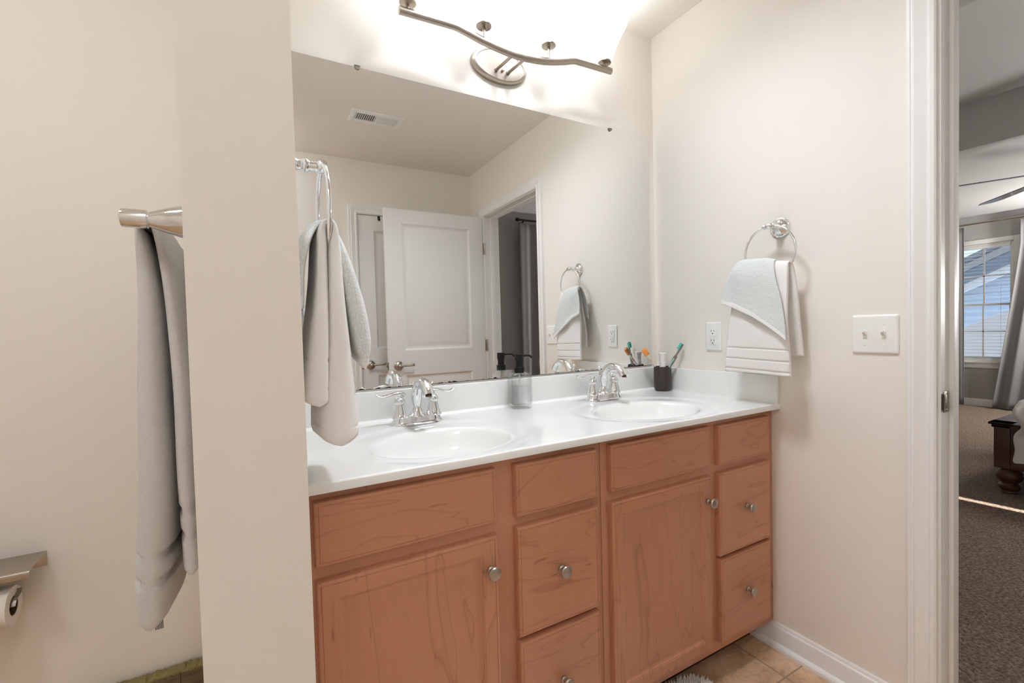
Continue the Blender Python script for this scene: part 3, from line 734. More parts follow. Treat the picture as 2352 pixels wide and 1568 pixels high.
# ---- faucets
def faucet(label):
    t = thing('faucet', label, 'faucet', (0, 0, 0), 'two-handle chrome faucets')
    # flared base: stadium outline shrinking upward
    b_ = MB(); vs = []; fs = []; n = 64
    lev = [(.0, 1.0), (.0035, 1.0), (.006, .955), (.010, .90), (.016, .855), (.021, .83), (.0235, .80), (.0245, .74)]
    for z, k in lev:
        for i in range(n):
            a = 2*math.pi*i/n; ca, sa = math.cos(a), math.sin(a)
            # stadium with three lobes
            px = math.copysign(abs(ca)**.55, ca)*(.082-(1-k)*.055); py = math.copysign(abs(sa)**.75, sa)*(.031*k+.0)
            py *= 1-.13*math.cos(2*math.pi*px/.051+math.pi)*0-.10*(1-math.cos(4*math.pi*px/.104))/2*(z > .004)
            vs.append((px, py, z))
    for j_ in range(len(lev)-1):
        for i in range(n): fs.append((j_*n+i, j_*n+(i+1) % n, (j_+1)*n+(i+1) % n, (j_+1)*n+i))
    fs.append(tuple(range(n-1, -1, -1))); fs.append(tuple((len(lev)-1)*n+i for i in range(n)))
    b_.add(vs, fs); b_.build('base_plate', 'chrome', t)
    for s in (-1, 1):
        h = MB(); hx = s*.0535
        h.lathe([(.0255, .022), (.0255, .0245), (.0232, .027), (.0200, .038), (.0165, .052), (.0140, .0625), (.0140, .0635), (.0158, .066), (.0168, .071), (.0160, .077), (.0118, .082), (.0075, .0845), (.0062, .088), (.007, .092), (.0085, .0955)], (hx, 0, 0), 'z', 32)
        ho = h.build('handle', 'chrome', t)
        P = cr([(hx-s*.016, 0, .0875), (hx-s*.010, 0, .0955), (hx, 0, .0985), (hx+s*.016, 0, .0975), (hx+s*.036, 0, .0925), (hx+s*.052, 0, .0905), (hx+s*.064, 0, .094), (hx+s*.072, 0, .101)], 5)
        m_ = len(P); rad = []
        for i in range(m_):
            u = i/(m_-1); wv = .0045+.004*math.sin(math.pi*min(1, u*1.0))+(.0025 if .5 < u < .9 else 0)*math.sin(math.pi*(u-.5)/.4)
            rad.append((max(.0016, .0056*(1-.5*u)), 1.25*wv*(1 if u < .92 else .55+.45*(1-u)/.08)))
        MB().tube(P, rad, 16, ref=(0, 0, 1)).build('lever', 'chrome', ho)
    sp_ = MB()
    sp_.lathe([(.0275, .022), (.0275, .025), (.0240, .0285), (.0180, .038), (.0138, .0475), (.0125, .052)], (0, 0, 0), 'z', 32)
    P = cr([(0, 0, .048), (0, .001, .062), (0, .001, .080), (0, -.006, .099), (0, -.024, .120), (0, -.048, .1325), (0, -.072, .1340), (0, -.094, .126), (0, -.110, .111), (0, -.118, .099)], 6)
    rr = cr([(.0118, .0118), (.0160, .0155), (.0190, .0180), (.0178, .0168), (.0148, .0148), (.0128, .0142), (.0122, .0152), (.0126, .0168), (.0140, .0182), (.0148, .0188)], 6)
    sp_.tube(P, rr, 24, ref=(0, 1, 0)); spo = sp_.build('spout', 'chrome', t, ang=45)
    MB().lathe([(.0095, -.003), (.0095, 0)], (0, -.1185, .0985), 'z', 20).build('aerator', 'darknickel', spo)
    lr = MB().tube([(0, .021, .024), (0, .021, .118)], .0026, 10); lr.lathe([(.006, .024), (.006, .027), (.003, .03)], (0, .021, 0), 'z', 14)
    lr.lathe([(.0028, .112), (.0045, .115), (.004, .118), (.0065, .121), (.0068, .124), (.0045, .1275), (0, .1285)], (0, .021, 0), 'z', 18)
    lr.build('lift_rod', 'chrome', t)
    return t
f1 = faucet('two-handle chrome faucet behind the left bowl, nearest the white towel'); f2 = copy_tree(f1)
f1.location = (-1.155, -.108, deck(-1.155, -.108)-.0008); f2.location = (-.408, -.108, deck(-.408, -.108)-.0008)
f2['label'] = 'two-handle chrome faucet behind the right bowl, next to the dark tumbler'

# ---- mirror
mr = thing('wall_mirror', 'large frameless vanity mirror over the backsplash with worn lower edge', 'mirror', (-.763, -.002, .9718))
MB().box(-1.489, -.0364, -.0045, -.0004, .9718, 1.979, .0008, 1).build('mirror_glass', 'mirror', mr)
# object coordinates of the glass start at its lower edge
for (x, zz) in ((-1.278, 1.979), (-.256, 1.979)):
    c = MB(); n = 14; vs = []; fs = []
    for y in (-.0085, -.0046):
        for i in range(n+1):
            a = math.pi*i/n; vs.append((x+.0085*math.cos(a), y, zz-.0085*math.sin(a)))
        vs.append((x-.0085, y, zz+.002)); vs.append((x+.0085, y, zz+.002))
    k = n+3; fs = [tuple(range(k)), tuple(range(2*k-1, k-1, -1))]+[(i, (i+1) % k, k+(i+1) % k, k+i) for i in range(k)]
    c.add(vs, fs); c.box(x-.0085, x+.0085, -.0085, -.0006, zz+.0008, zz+.0035); c.build('mirror_clip', 'darknickel', mr)

# ---- vanity light
vl = thing('vanity_light', 'brushed nickel vanity light with four glowing bell glass shades above the mirror', 'light', (-.775, 0, 2.10))
MB().lathe([(1, -.0005), (1, .010), (.985, .016), (.95, .021), (.90, .0235), (.86, .0235), (.84, .0215), (.4, .0215), (0, .0215)], (-.778, 0, 2.103), '-y', 64, .112, .0585).build('backplate', 'nickel', vl)
arm = MB
for x in (-.797, -.749):
    MB().tube([(x, -.02, 2.083), (x+.002, -.135, 2.072)], .0058, 14).lathe([(.008, 0), (.008, .005), (.0062, .007)], (x, -.0215, 2.083), '-y', 14).build('arm', 'nickel', vl)
MB().lathe([(.005, 0), (.005, .006), (.003, .009), (0, .0095)], (-.773, -.0215, 2.083), '-y', 14).build('cap_screw', 'nickel', vl)
barp = [(-1.180, 2.099), (-1.10, 2.1015), (-1.02, 2.104), (-1.000, 2.1035), (-.975, 2.0995), (-.905, 2.0855), (-.83, 2.0755), (-.775, 2.0725), (-.71, 2.0765), (-.648, 2.0865), (-.585, 2.1035), (-.552, 2.1145), (-.535, 2.1185), (-.51, 2.1195), (-.44, 2.1215), (-.366, 2.1235)]
MB().tube(cr([(x, -.141, z) for x, z in barp], 5), (.0125, .0105), 12, ref=(0, 0, 1)).build('bar', 'nickel', vl)
from bisect import bisect
def barz(x):
    i = max(1, min(len(barp)-1, bisect([p[0] for p in barp], x))); a, b_ = barp[i-1], barp[i]; return a[1]+(b_[1]-a[1])*(x-a[0])/(b_[0]-a[0])
for i, x in enumerate((-1.153, -.902, -.650, -.397)):
    zc = 2.127+.0065*i
    MB().tube([(x, -.141, barz(x)+.005), (x, -.141, zc)], .0052, 12).build('stem', 'nickel', vl)
    cu = MB().lathe([(.006, -.004), (.024, -.002), (.0255, .0), (.0255, .004), (.024, .022), (.0225, .023), (.0, .0235)], (x, -.141, zc), 'z', 32).build('shade_holder', 'nickel', vl)
    pr = [(.0265, .0035), (.030, .010), (.036, .026), (.0445, .05), (.055, .076), (.068, .102), (.080, .122), (.0875, .138), (.091, .152), (.0905, .158), (.088, .156), (.084, .140), (.076, .122), (.064, .102), (.051, .076), (.0405, .05), (.032, .026), (.027, .014)]
    MB().lathe(pr, (x, -.141, zc), 'z', 40, cap=False).build('lamp_shade', 'shade', vl)
    MB().lathe([(.012, .02), (.013, .05), (.022, .075), (.028, .095), (.024, .115), (.012, .126), (0, .128)], (x, -.141, zc), 'z', 20).build('bulb', 'lamp', vl)
# added fill dome behind the camera (out of frame, brightens cabinet fronts and walls)
fd = thing('fill_ceiling_light', 'added round flush fill dome on the ceiling left of the partition', 'light', (-1.76, -1.84, H-.09))
MB().lathe([(.15, 0), (.152, -.012), (.145, -.02)], (-1.76, -1.84, H), 'z', 40).build('base_ring', 'nickel', fd)
MB().lathe([(.143, -.018), (.135, -.045), (.11, -.068), (.06, -.084), (0, -.09)], (-1.76, -1.84, H), 'z', 40).build('dome', 'lamp', fd)

dl_ = thing('fill_ceiling_light', 'added round recessed fill light in the ceiling above the vanity', 'light', (CX, CY, H-.006))  # added out of view as fill for right wall, floor and counter
MB().lathe([(.131, .092), (.134, .092), (.134, .0005), (.192, -.0005), (.192, -.004), (.188, -.006), (.135, -.007), (.131, -.004), (.131, .092)], (CX, CY, H), 'z', 48, cap=False).build('can', 'trim', dl_)
MB().lathe([(.130, .086), (.12, .080), (.06, .077), (0, .076)], (CX, CY, H), 'z', 40).build('dome', 'filldown', dl_)

tl_ = thing('fill_ceiling_light', 'added flush fill light on the ceiling of the toilet corner left of the partition', 'light', (-2.30, -.95, H-.04))  # unseen lamp, added to brighten the wall left of the partition
MB().lathe([(.13, 0), (.132, -.01), (.122, -.016)], (-2.30, -.95, H), 'z', 40).build('base_ring', 'trim', tl_)
MB().lathe([(.121, -.012), (.11, -.026), (.06, -.037), (0, -.04)], (-2.30, -.95, H), 'z', 40).build('dome', 'fillside', tl_)

# ---- ceiling vent, seen in the mirror
vx0, vx1, vy0, vy1 = -1.068, -.768, -1.375, -1.225
vt = thing('ceiling_vent', 'white louvred air register on the ceiling, reflected in the mirror', 'vent', ((vx0+vx1)/2, (vy0+vy1)/2, H-.008))
fm = MB(); ix0, ix1, iy0, iy1 = vx0+.03, vx1-.03, vy0+.034, vy1-.034
for a in ((vx0, ix0, vy0, vy1), (ix1, vx1, vy0, vy1), (ix0, ix1, vy0, iy0), (ix0, ix1, iy1, vy1), ((vx0+vx1)/2-.006, (vx0+vx1)/2+.006, iy0, iy1)): fm.box(*a, H-.007, H-.0002, .0015)
fm.build('vent_frame', 'trim', vt)
MB().box(ix0, ix1, iy0, iy1, H-.0016, H-.0004).build('duct_opening', 'slot', vt)
lv = MB(); xm = (vx0+vx1)/2
for half, (a, b_) in enumerate(((ix0, xm-.006), (xm+.006, ix1))):
    n = 10
    for i in range(n):
        x = a+(b_-a)*(i+.5)/n; t_ = .0035 if half == 0 else -.0035
        lv.add([(x-t_-.0012, iy0, H-.007), (x-t_+.0012, iy0, H-.007), (x+t_+.0012, iy0, H-.0018), (x+t_-.0012, iy0, H-.0018), (x-t_-.0012, iy1, H-.007), (x-t_+.0012, iy1, H-.007), (x+t_+.0012, iy1, H-.0018), (x+t_-.0012, iy1, H-.0018)], [(0, 1, 2, 3), (7, 6, 5, 4), (0, 4, 5, 1), (1, 5, 6, 2), (2, 6, 7, 3), (3, 7, 4, 0)])
lv.build('louvres', 'trim', vt, smooth=False)
dm = MB().box(vx0+.012, vx0+.018, (vy0+vy1)/2-.008, (vy0+vy1)/2+.012, H-.016, H-.006, .001); dm.build('damper_tab', 'trim', vt)

# ---- outlet and switches
def plate(mb, y0, y1, z0, z1):
    vs = []; fs = []; lv_ = ((0, .0003), (0, .0022), (.0012, .0042), (.004, .0058), (.007, .0062)); m_ = 5; n_ = 4*m_
    for ins, d in lv_:
        rad = max(.0015, .0055-ins)
        for cyy, czz, a0 in ((y1-ins-rad, z1-ins-rad, 0), (y0+ins+rad, z1-ins-rad, 90), (y0+ins+rad, z0+ins+rad, 180), (y1-ins-rad, z0+ins+rad, 270)):
            for q in range(m_):
                a_ = R(a0+90*q/(m_-1)); vs.append((-d, cyy+rad*math.cos(a_), czz+rad*math.sin(a_)))
    for i in range(4):
        for k in range(n_): fs.append((i*n_+k, i*n_+(k+1) % n_, (i+1)*n_+(k+1) % n_, (i+1)*n_+k))
    fs += [tuple(4*n_+k for k in range(n_)), tuple(range(n_-1, -1, -1))]; return mb.add(vs, fs)
oy, oz = -.2986, 1.1013
ot = thing('wall_outlet', 'white outlet with two sockets on the right wall above the counter', 'outlet', (-.0003, oy, oz))
plate(MB(), oy-.035, oy+.035, oz-.0571, oz+.0571).build('cover_plate', 'plastic', ot, ang=50)
rc = MB().box(-.0085, -.0055, oy-.0165, oy+.0165, oz-.0335, oz+.0335, .0008).build('receptacle', 'plastic', ot)
for dz in (.019, -.019):
    for dy, hh in ((.0065, .004), (-.0065, .0033)): MB().box(-.0088, -.0083, oy+dy-.0009, oy+dy+.0009, oz+dz+.003-hh, oz+dz+.003+hh).build('slot', 'slot', rc)
    MB().lathe([(.0024, 0), (.0024, .0005)], (-.0083, oy, oz+dz-.0075), '-x', 14).build('ground_hole', 'slot', rc)
MB().box(-.0093, -.0083, oy-.0075, oy+.0075, oz+.0008, oz+.0062, .0004).box(-.0093, -.0083, oy-.0075, oy+.0075, oz-.0062, oz-.0008, .0004).build('reset_buttons', 'plastic', rc)
MB().lathe([(.0012, 0), (.0012, .0004)], (-.0084, oy-.0125, oz), '-x', 10).build('indicator', 'slot', rc)
for z in (.0485, -.0485): MB().lathe([(.003, 0), (.0026, .0008), (0, .0011)], (-.0061, oy, oz+z), '-x', 14).build('screw', 'plastic', ot)
sy_, sz_ = -.838, 1.1083
sw = thing('light_switch', 'white double toggle switch plate on the right wall beside the door casing', 'switch', (-.0003, sy_, sz_))
plate(MB(), sy_-.058, sy_+.058, sz_-.0571, sz_+.0571).build('cover_plate', 'plastic', sw, ang=50)
for dy in (.023, -.023):
    bz = MB().box(-.0072, -.0058, sy_+dy-.0056, sy_+dy+.0056, sz_-.0125, sz_+.0125, .0005); tg = bz.build('toggle', 'plastic', sw)
    MB().box(-.0076, -.007, sy_+dy-.0042, sy_+dy+.0042, sz_-.0105, sz_-.002).build('toggle_slot', 'ceil', tg)
    q = MB(); vs = [(-.007, sy_+dy+a, sz_+b_) for a, b_ in ((-.0042, -.004), (.0042, -.004), (.0042, .006), (-.0042, .006))]+[(-.019, sy_+dy+a*.8, sz_+.0085+b_*.55) for a, b_ in ((-.0042, -.004), (.0042, -.004), (.0042, .006), (-.0042, .006))]
    q.add(vs, [(0, 1, 2, 3), (4, 7, 6, 5)]+[(i, (i+1) % 4, 4+(i+1) % 4, 4+i) for i in range(4)]); q.build('toggle_lever', 'plastic', tg, smooth=False)
    for z in (.030, -.030): MB().lathe([(.0034, 0), (.003, .0008), (0, .0012)], (-.0061, sy_+dy, sz_+z), '-x', 14).build('screw', 'plastic', sw)

# ---- towel rings
def ring_fix(label):
    t = thing('towel_ring', label, 'towel ring', (0, 0, 0), 'chrome towel rings')
    MB().lathe([(.0345, .0005), (.0345, .004), (.033, .0065), (.0305, .0075), (.0300, .0095), (.026, .0135), (.019, .018), (.0125, .0215), (.0095, .026), (.009, .031), (.0115, .034), (.013, .038), (.012, .0425), (.009, .046), (.0085, .052), (.0095, .057), (.0085, .062)], (0, 0, 0), '-x', 36).build('rosette', 'chrome', t)
    MB().lathe([(.0055, -.0195), (.0085, -.0185), (.0095, -.016), (.0085, -.013), (.0078, -.011), (.0098, -.008), (.0112, 0), (.0098, .008), (.0078, .011), (.0085, .013), (.0095, .016), (.0085, .0185), (.0055, .0195)], (-.0665, 0, 0), 'y', 28).build('hub', 'chrome', t)
    rr = .0855; pts = [(-.0665, rr*math.sin(2*math.pi*i/72), -rr+rr*math.cos(2*math.pi*i/72)) for i in range(72)]
    MB().tube(pts, .0043, 14, closed=True, ref=(1, 0, 0)).build('ring', 'chrome', t)
    return t
t1 = ring_fix('chrome towel ring on the right wall holding the white and blue-grey towels'); t2 = copy_tree(t1)
t1.location = (0, -.566, 1.4735)
t2.location = (XW1, -.560, 1.464); t2.rotation_euler = (0, 0, math.pi); t2['label'] = 'chrome towel ring on the partition in the left of the photo, seen edge-on'

# right hand towel (path x,z,half thick,yc,half width,slant)
tw = MB(); pillow(tw, [(-.100, .982, .009, -.536, .114, .03), (-.098, 1.06, .009, -.537, .110, .03), (-.096, 1.15, .009, -.540, .103, .02), (-.092, 1.24, .009, -.548, .093, .02), (-.084, 1.318, .009, -.555, .080, .02), (-.073, 1.345, .008, -.556, .076, .03), (-.060, 1.340, .008, -.560, .077, .03), (-.050, 1.30, .008, -.560, .080, .02), (-.044, 1.20, .009, -.561, .090, .02), (-.040, 1.10, .009, -.561, .096, .02), (-.039, 1.045, .009, -.561, .098, .02)], 26, 56, .35, .0034, 34, 3, bands=((.012, .0145, .55), (.046, .0485, .55), (.066, .0685, .55), (.084, .0865, .6)))
tag(tw.build('hand_towel', 'white_towel', origin=(-.07, -.56, .975), ang=60), 'white hand towel hanging from the towel ring on the right wall', 'towel')
cl = thing('washcloth', 'blue-grey honeycomb washcloth draped over the white towel on the right wall', 'washcloth', (-.09, -.54, 1.13))
cm = MB(); pillow(cm, [(-.118, 1.172, .0045, -.532, .116, .56), (-.116, 1.20, .0045, -.532, .113, .52), (-.112, 1.26, .0045, -.532, .100, .36), (-.106, 1.31, .0045, -.529, .082, .18), (-.092, 1.352, .0045, -.530, .068, .05), (-.073, 1.362, .0045, -.530, .066, .04), (-.054, 1.346, .0045, -.533, .068, .04), (-.036, 1.30, .004, -.520, .064, -.2), (-.027, 1.22, .004, -.505, .05, -.45)], 8, 56, .3, .0042, 40, 9, arc=.028)
cm.build('cloth', 'cloth', cl, ang=60)
hm = MB(); pillow(hm, [(-.1185, 1.158, .0052, -.532, .1165, .56), (-.118, 1.165, .0055, -.532, .116, .56), (-.1175, 1.173, .0052, -.532, .1155, .56)], 4, 56, .3, .0042, 40, 9, arc=.028)
hm.build('hem_band', 'hem', cl, ang=60)

# left towels on the partition ring
lt_ = MB(); pillow(lt_, [(-1.4535, .972, .036, -.535, .105, 0), (-1.4530, 1.02, .0345, -.535, .103, 0), (-1.4515, 1.10, .026, -.537, .098, 0), (-1.4495, 1.20, .017, -.543, .090, 0), (-1.4485, 1.29, .0125, -.549, .080, 0), (-1.4520, 1.340, .009, -.556, .076, 0), (-1.4615, 1.3495, .008, -.557, .076, 0), (-1.4710, 1.334, .0085, -.555, .078, 0), (-1.4755, 1.25, .0115, -.547, .086, 0), (-1.4810, 1.16, .016, -.543, .094, 0), (-1.4865, 1.08, .0205, -.540, .098, 0), (-1.4895, 1.038, .022, -.540, .1, 0)], 16, 56, .5, .0018, 30, 5, bands=((.030, .033, .93), (.085, .088, .93), (-.030, -.027, .9), (-.082, -.079, .9)))
tag(lt_.build('hand_towel', 'white_towel', origin=(-1.47, -.54, .96), ang=60), 'white hand towel hanging from the ring on the partition, over the counter', 'towel')
lc = thing('washcloth', 'blue-grey textured washcloth draped over the white towel beside the partition', 'washcloth', (-1.45, -.55, 1.1))
lm = MB(); pillow(lm, [(-1.4040, 1.112, .010, -.548, .070, .15), (-1.4065, 1.135, .018, -.548, .073, .1), (-1.4150, 1.19, .020, -.548, .076, .05), (-1.4290, 1.26, .0165, -.549, .078, 0), (-1.4420, 1.312, .0115, -.549, .074, 0), (-1.4540, 1.3435, .008, -.545, .064, 0), (-1.4690, 1.3535, .006, -.542, .058, 0), (-1.4840, 1.3395, .0075, -.545, .064, 0), (-1.4980, 1.312, .0095, -.551, .079, 0), (-1.5080, 1.265, .0095, -.549, .083, 0), (-1.5110, 1.20, .0085, -.548, .085, 0)], 8, 56, .6, .0015, 40, 8)
lm.build('cloth', 'cloth', lc, ang=60)
hb_ = MB(); pillow(hb_, [(-1.4045, 1.098, .006, -.548, .066, .15), (-1.4045, 1.104, .0105, -.548, .069, .15), (-1.4045, 1.113, .0112, -.548, .071, .15)], 4, 56, .6, 0, 40, 8)
hb_.build('hem_band', 'hem', lc, ang=60)

# ---- towel bar on the far face of the partition
tbx = -1.721; tbz = 1.3215
tbr = thing('towel_bar', 'chrome towel bar on the left face of the partition, seen end-on', 'towel bar', (XW0, -.43, tbz))
for y in (-.665, -.19):
    MB().lathe([(.0265, .0004), (.0265, .006), (.0255, .012), (.0235, .022), (.0195, .036), (.0155, .048), (.0115, .058), (.0105, .0615), (.0128, .0625), (.0132, .066), (.0132, .088), (.0125, .0915), (.009, .0935), (0, .094)], (XW0, y, tbz), '-x', 36).build('post', 'chrome', tbr)
MB().tube([(tbx, -.665, tbz), (tbx, -.19, tbz)], .0082, 18).build('bar', 'chrome', tbr)
bt = thing('bath_towel', 'long pale grey bath towel folded over the chrome bar left of the partition', 'towel', (tbx, -.4, .72))
bm1 = MB(); pillow(bm1, [(-1.7345, .722, .026, -.425, .196, 0), (-1.7335, .76, .029, -.425, .195, 0), (-1.7295, .85, .029, -.425, .195, 0), (-1.7260, 1.00, .0255, -.425, .195, 0), (-1.7235, 1.15, .0215, -.425, .194, 0), (-1.7235, 1.26, .016, -.425, .193, 0), (-1.7265, 1.318, .010, -.425, .192, 0), (-1.7210, 1.338, .0075, -.425, .191, 0), (-1.7110, 1.330, .0085, -.425, .191, 0), (-1.7005, 1.29, .0115, -.425, .191, 0), (-1.6905, 1.20, .014, -.425, .190, 0), (-1.6865, 1.05, .0155, -.425, .190, 0), (-1.6855, .90, .016, -.425, .190, 0), (-1.6850, .785, .016, -.425, .190, 0)], 24, 64, .6, .0018, 22, 12, bands=((.062, .078, .74), (.100, .116, .74), (-.070, -.054, .72), (-.108, -.092, .72)))
bm1.build('towel_body', 'grey_towel', bt, ang=60)
tgm, ntt, bt_ = newmat('striped_tag'); M['tag'] = tgm
wv = N(ntt, 'ShaderNodeTexWave'); wv.inputs['Scale'].default_value = 170; ntt.links.new(mapping(ntt, (1, 0, .6)), wv.inputs[0]); ntt.links.new(ramp(ntt, wv.outputs[0], [(.45, (.02, .02, .02)), (.55, (.7, .7, .68))]), bt_.inputs['Base Color'])
MB().box(-1.733, -1.7225, -.600, -.5985, .6985, .716).build('care_tag', 'tag', bt)

# ---- toilet paper holder
tp = thing('toilet_paper_holder', 'brushed steel toilet paper holder with flat cover plate on the left wall', 'toilet paper holder', (-2.11, 0, .62))
tx0, tx1 = -2.19, -2.037
MB().box(tx0, tx1, -.002, -.0003, .618, .6525, .0006).build('wall_plate', 'steel', tp)
cv = MB(); prof = cr([(-.0005, .6530), (-.04, .6515), (-.085, .6485), (-.0945, .6465), (-.0965, .641), (-.0955, .633)], 4); n = len(prof)
vs = [(x, y, z+dz) for x, dz in ((tx0, 0), (tx1, 0), (tx0, -.0016), (tx1, -.0016)) for y, z in prof]
fs = [(i, n+i, n+i+1, i+1) for i in range(n-1)]+[(2*n+i+1, 3*n+i+1, 3*n+i, 2*n+i) for i in range(n-1)]+[(n+i, 3*n+i, 3*n+i+1, n+i+1) for i in range(n-1)]+[(i+1, 2*n+i+1, 2*n+i, i) for i in range(n-1)]
fs += [(n-1, 2*n-1, 4*n-1, 3*n-1), (0, 2*n, 3*n, n)]
cv.add(vs, fs); cv.build('cover', 'steel', tp, ang=40)
ry, rz = -.06, .5640
ar = MB().tube([(-2.182, -.002, .63), (-2.182, -.03, .6), (-2.182, ry, rz+.016), (-2.170, ry, rz+.0155), (-2.095, ry, rz+.0155)], .0045, 10); ar.build('arm', 'steel', tp)
tgp = MB(); pts = cr([(ry-.017, rz+.004), (ry-.008, rz+.0145), (ry+.004, rz+.0175), (ry+.014, rz+.021), (ry+.020, rz+.028)], 5); n = len(pts)
vs = [(x, y, z+dz) for x, dz in ((-2.115, 0), (-2.068, 0), (-2.115, .0014), (-2.068, .0014)) for y, z in pts]
tgp.add(vs, [(i, i+1, n+i+1, n+i) for i in range(n-1)]+[(2*n+i, 3*n+i, 3*n+i+1, 2*n+i+1) for i in range(n-1)]+[(n+i, n+i+1, 3*n+i+1, 3*n+i) for i in range(n-1)]+[(i, 2*n+i, 2*n+i+1, i+1) for i in range(n-1)]+[(0, n, 3*n, 2*n), (n-1, 3*n-1, 4*n-1, 2*n-1)])
tgp.build('spring_tongue', 'steel', tp)
rl_ = thing('toilet_paper_roll', 'white toilet paper roll hanging under the steel cover plate', 'toilet paper', (-2.13, ry, rz-.04))
MB().lathe([(.0205, -2.172), (.0425, -2.172), (.0435, -2.170), (.0435, -2.078), (.0425, -2.076), (.0212, -2.076), (.0205, -2.078), (.0205, -2.172)], (0, ry, rz), 'x', 48, cap=False).build('paper', 'paper', rl_)
MB().lathe([(.0202, -2.170), (.0202, -2.0765), (.0192, -2.0765), (.0192, -2.170), (.0202, -2.170)], (0, ry, rz), 'x', 36, cap=False).build('core', 'card', rl_)
sh = MB(); sh.box(-2.170, -2.086, ry-.0445, ry-.0437, rz-.075, rz); sh.build('loose_sheet', 'paper', rl_)

# ---- rustic wood panel against the wall beside the partition
cx0, cx1, cy0, cy1, cz = -2.02, -1.668, -.040, -.003, .2920
cr_ = thing('wooden_panel', 'rustic brown wooden panel with rough gold-green top edge against the wall left of the partition', 'panel', ((cx0+cx1)/2, (cy0+cy1)/2, 0))
MB().box(cx0, -1.7865, cy0, cy1, .001, cz-.012, .001).build('board', 'rustic', cr_)
MB().box(-1.7855, cx1, cy0, cy1, .001, cz-.012, .001).build('board', 'rustic', cr_)
rm = MB(); P = [(cx0+(cx1-cx0)*i/70, (cy0+cy1)/2-.001, cz-.0095+.0016*random.uniform(-1, 1)) for i in range(71)]
rm.tube(P, [(.0075+.0018*random.uniform(-1, 1), .0185+.0012*random.uniform(-1, 1)) for _ in P], 10, ref=(0, 0, 1))
rm.build('rim', 'gold', cr_)

# ---- soap dispenser
sx_, sy2 = -.765, -.0745; sz0 = deck(sx_, sy2)+.0003
sd_ = thing('soap_dispenser', 'square clear glass soap bottle with black pump on the counter between the bowls', 'soap dispenser', (0, 0, 0))
hw = .0375
def rbox(mb, h0, z0, z1, r, rz_, taper=None):
    bm = bmesh.new(); bmesh.ops.create_cube(bm, size=1)
    for q in bm.verts: q.co = Vector((q.co.x*2*h0, q.co.y*2*h0, z0+(q.co.z+.5)*(z1-z0)))
    bmesh.ops.bevel(bm, geom=list(bm.edges), offset=r, segments=5, profile=.5, affect='EDGES'); return mb.bm(bm)
def outer_inner():
    mb = MB(); rbox(mb, hw, 0, .1265, .0095, 0)
    o = MB(); rbox(o, hw-.005, .014, .1225, .007, 0)
    mb.add(o.v, [f[::-1] for f in o.f]); return mb
outer_inner().build('bottle', 'glass', sd_, ang=60, recalc=False)
rbox(MB(), hw-.0051, .0141, .078, .0068, 0).build('liquid_soap', 'soap', sd_, ang=60)
MB().lathe([(.0172, .1255), (.0175, .1265), (.0175, .1445), (.0165, .1458), (.0125, .146), (.0125, .151)], (0, 0, 0), 'z', 36).build('collar', 'black', sd_)
ph_ = MB().lathe([(.0122, .150), (.0125, .168), (.0148, .1685), (.0148, .1905), (.0138, .1925), (0, .193)], (0, 0, 0), 'z', 36); pmp = ph_.build('pump_head', 'black', sd_)
MB().tube(cr([(.012, 0, .1845), (.030, 0, .1855), (.046, 0, .184), (.057, 0, .177)], 5), [.0042, .004, .004, .0039, .0038]+[.0037]*11, 12).build('spout', 'black', pmp)
MB().tube([(0, 0, .128), (0, 0, .03)], .0028, 10).build('dip_tube', 'plastic', sd_)
sd_.location = (sx_, sy2, sz0); sd_.rotation_euler = (0, 0, R(-16))
# the nozzle points along the wall: turn head alone
pmp.rotation_euler = (0, 0, R(22))

# ---- tumbler and its contents
cx1_, cy1_ = -.056, -.084; cz0 = deck(cx1_, cy1_)
cup = thing('tumbler', 'dark brown ceramic toothbrush tumbler in the counter corner', 'tumbler', (cx1_, cy1_, cz0))
MB().lathe([(.0, .0), (.030, .0), (.0325, .0015), (.033, .007), (.0355, .009), (.0362, .014), (.0362, .098), (.0352, .1025), (.0335, .104), (.0320, .1025), (.0315, .098), (.0315, .012), (.0, .010)], (cx1_, cy1_, cz0+.0003), 'z', 48).build('cup_body', 'cup', cup)
def along(o, p0, p1):
    d = (Vector(p1)-Vector(p0)); q = d.to_track_quat('Z', 'Y'); o.location = p0; o.rotation_euler = q.to_euler()
ztop = cz0+.104
tb1 = thing('toothbrush', 'teal and grey toothbrush leaning right in the dark tumbler', 'toothbrush', (0, 0, 0))
hd = MB().tube(cr([(0, 0, 0), (0, 0, .05), (0, .001, .10), (0, .001, .118), (0, 0, .15), (0, 0, .168), (0, 0, .190)], 6), [(.0045, .006)]*14+[(.0055, .007)]*8+[(.0032, .0038)]*10+[(.003, .0055)]*5, 14); hd.build('handle', 'brushgrey', tb1)
gr_ = MB()
for s in (-1, 1): gr_.tube(cr([(s*.004, .0035, .085), (s*.0062, .003, .104), (s*.0045, .0035, .126)], 6), .0021, 8)
gr_.build('grip', 'palegreen', tb1)
br = MB()
for i in range(9):
    for k in range(4): br.tube([(-.0045+.003*k, .002, .167+.0027*i), (-.0052+.0035*k, -.011+.001*(i % 2), .1665+.0029*i)], .0013, 6)
br.build('bristles', 'teal', tb1)
along(tb1, (-.068, -.071, cz0+.023), (-.025, -.162, 1.062)); tb1.rotation_euler.rotate_axis('Z', R(150)); tb1.scale = (1.08, 1.08, 1.08)
tb2 = thing('toothbrush', 'white toothbrush with orange travel cap leaning left in the dark tumbler', 'toothbrush', (0, 0, 0))
MB().tube([(0, 0, 0), (0, 0, .07), (0, 0, .10), (0, 0, .150)], [(.004, .0055), (.0042, .006), (.0032, .0045), (.0028, .0032)], 14).build('handle', 'whitehandle', tb2)
MB().tube([(0, 0, .092), (0, 0, .112)], [(.0046, .0058), (.0040, .0048)], 14).build('grip', 'pink', tb2)
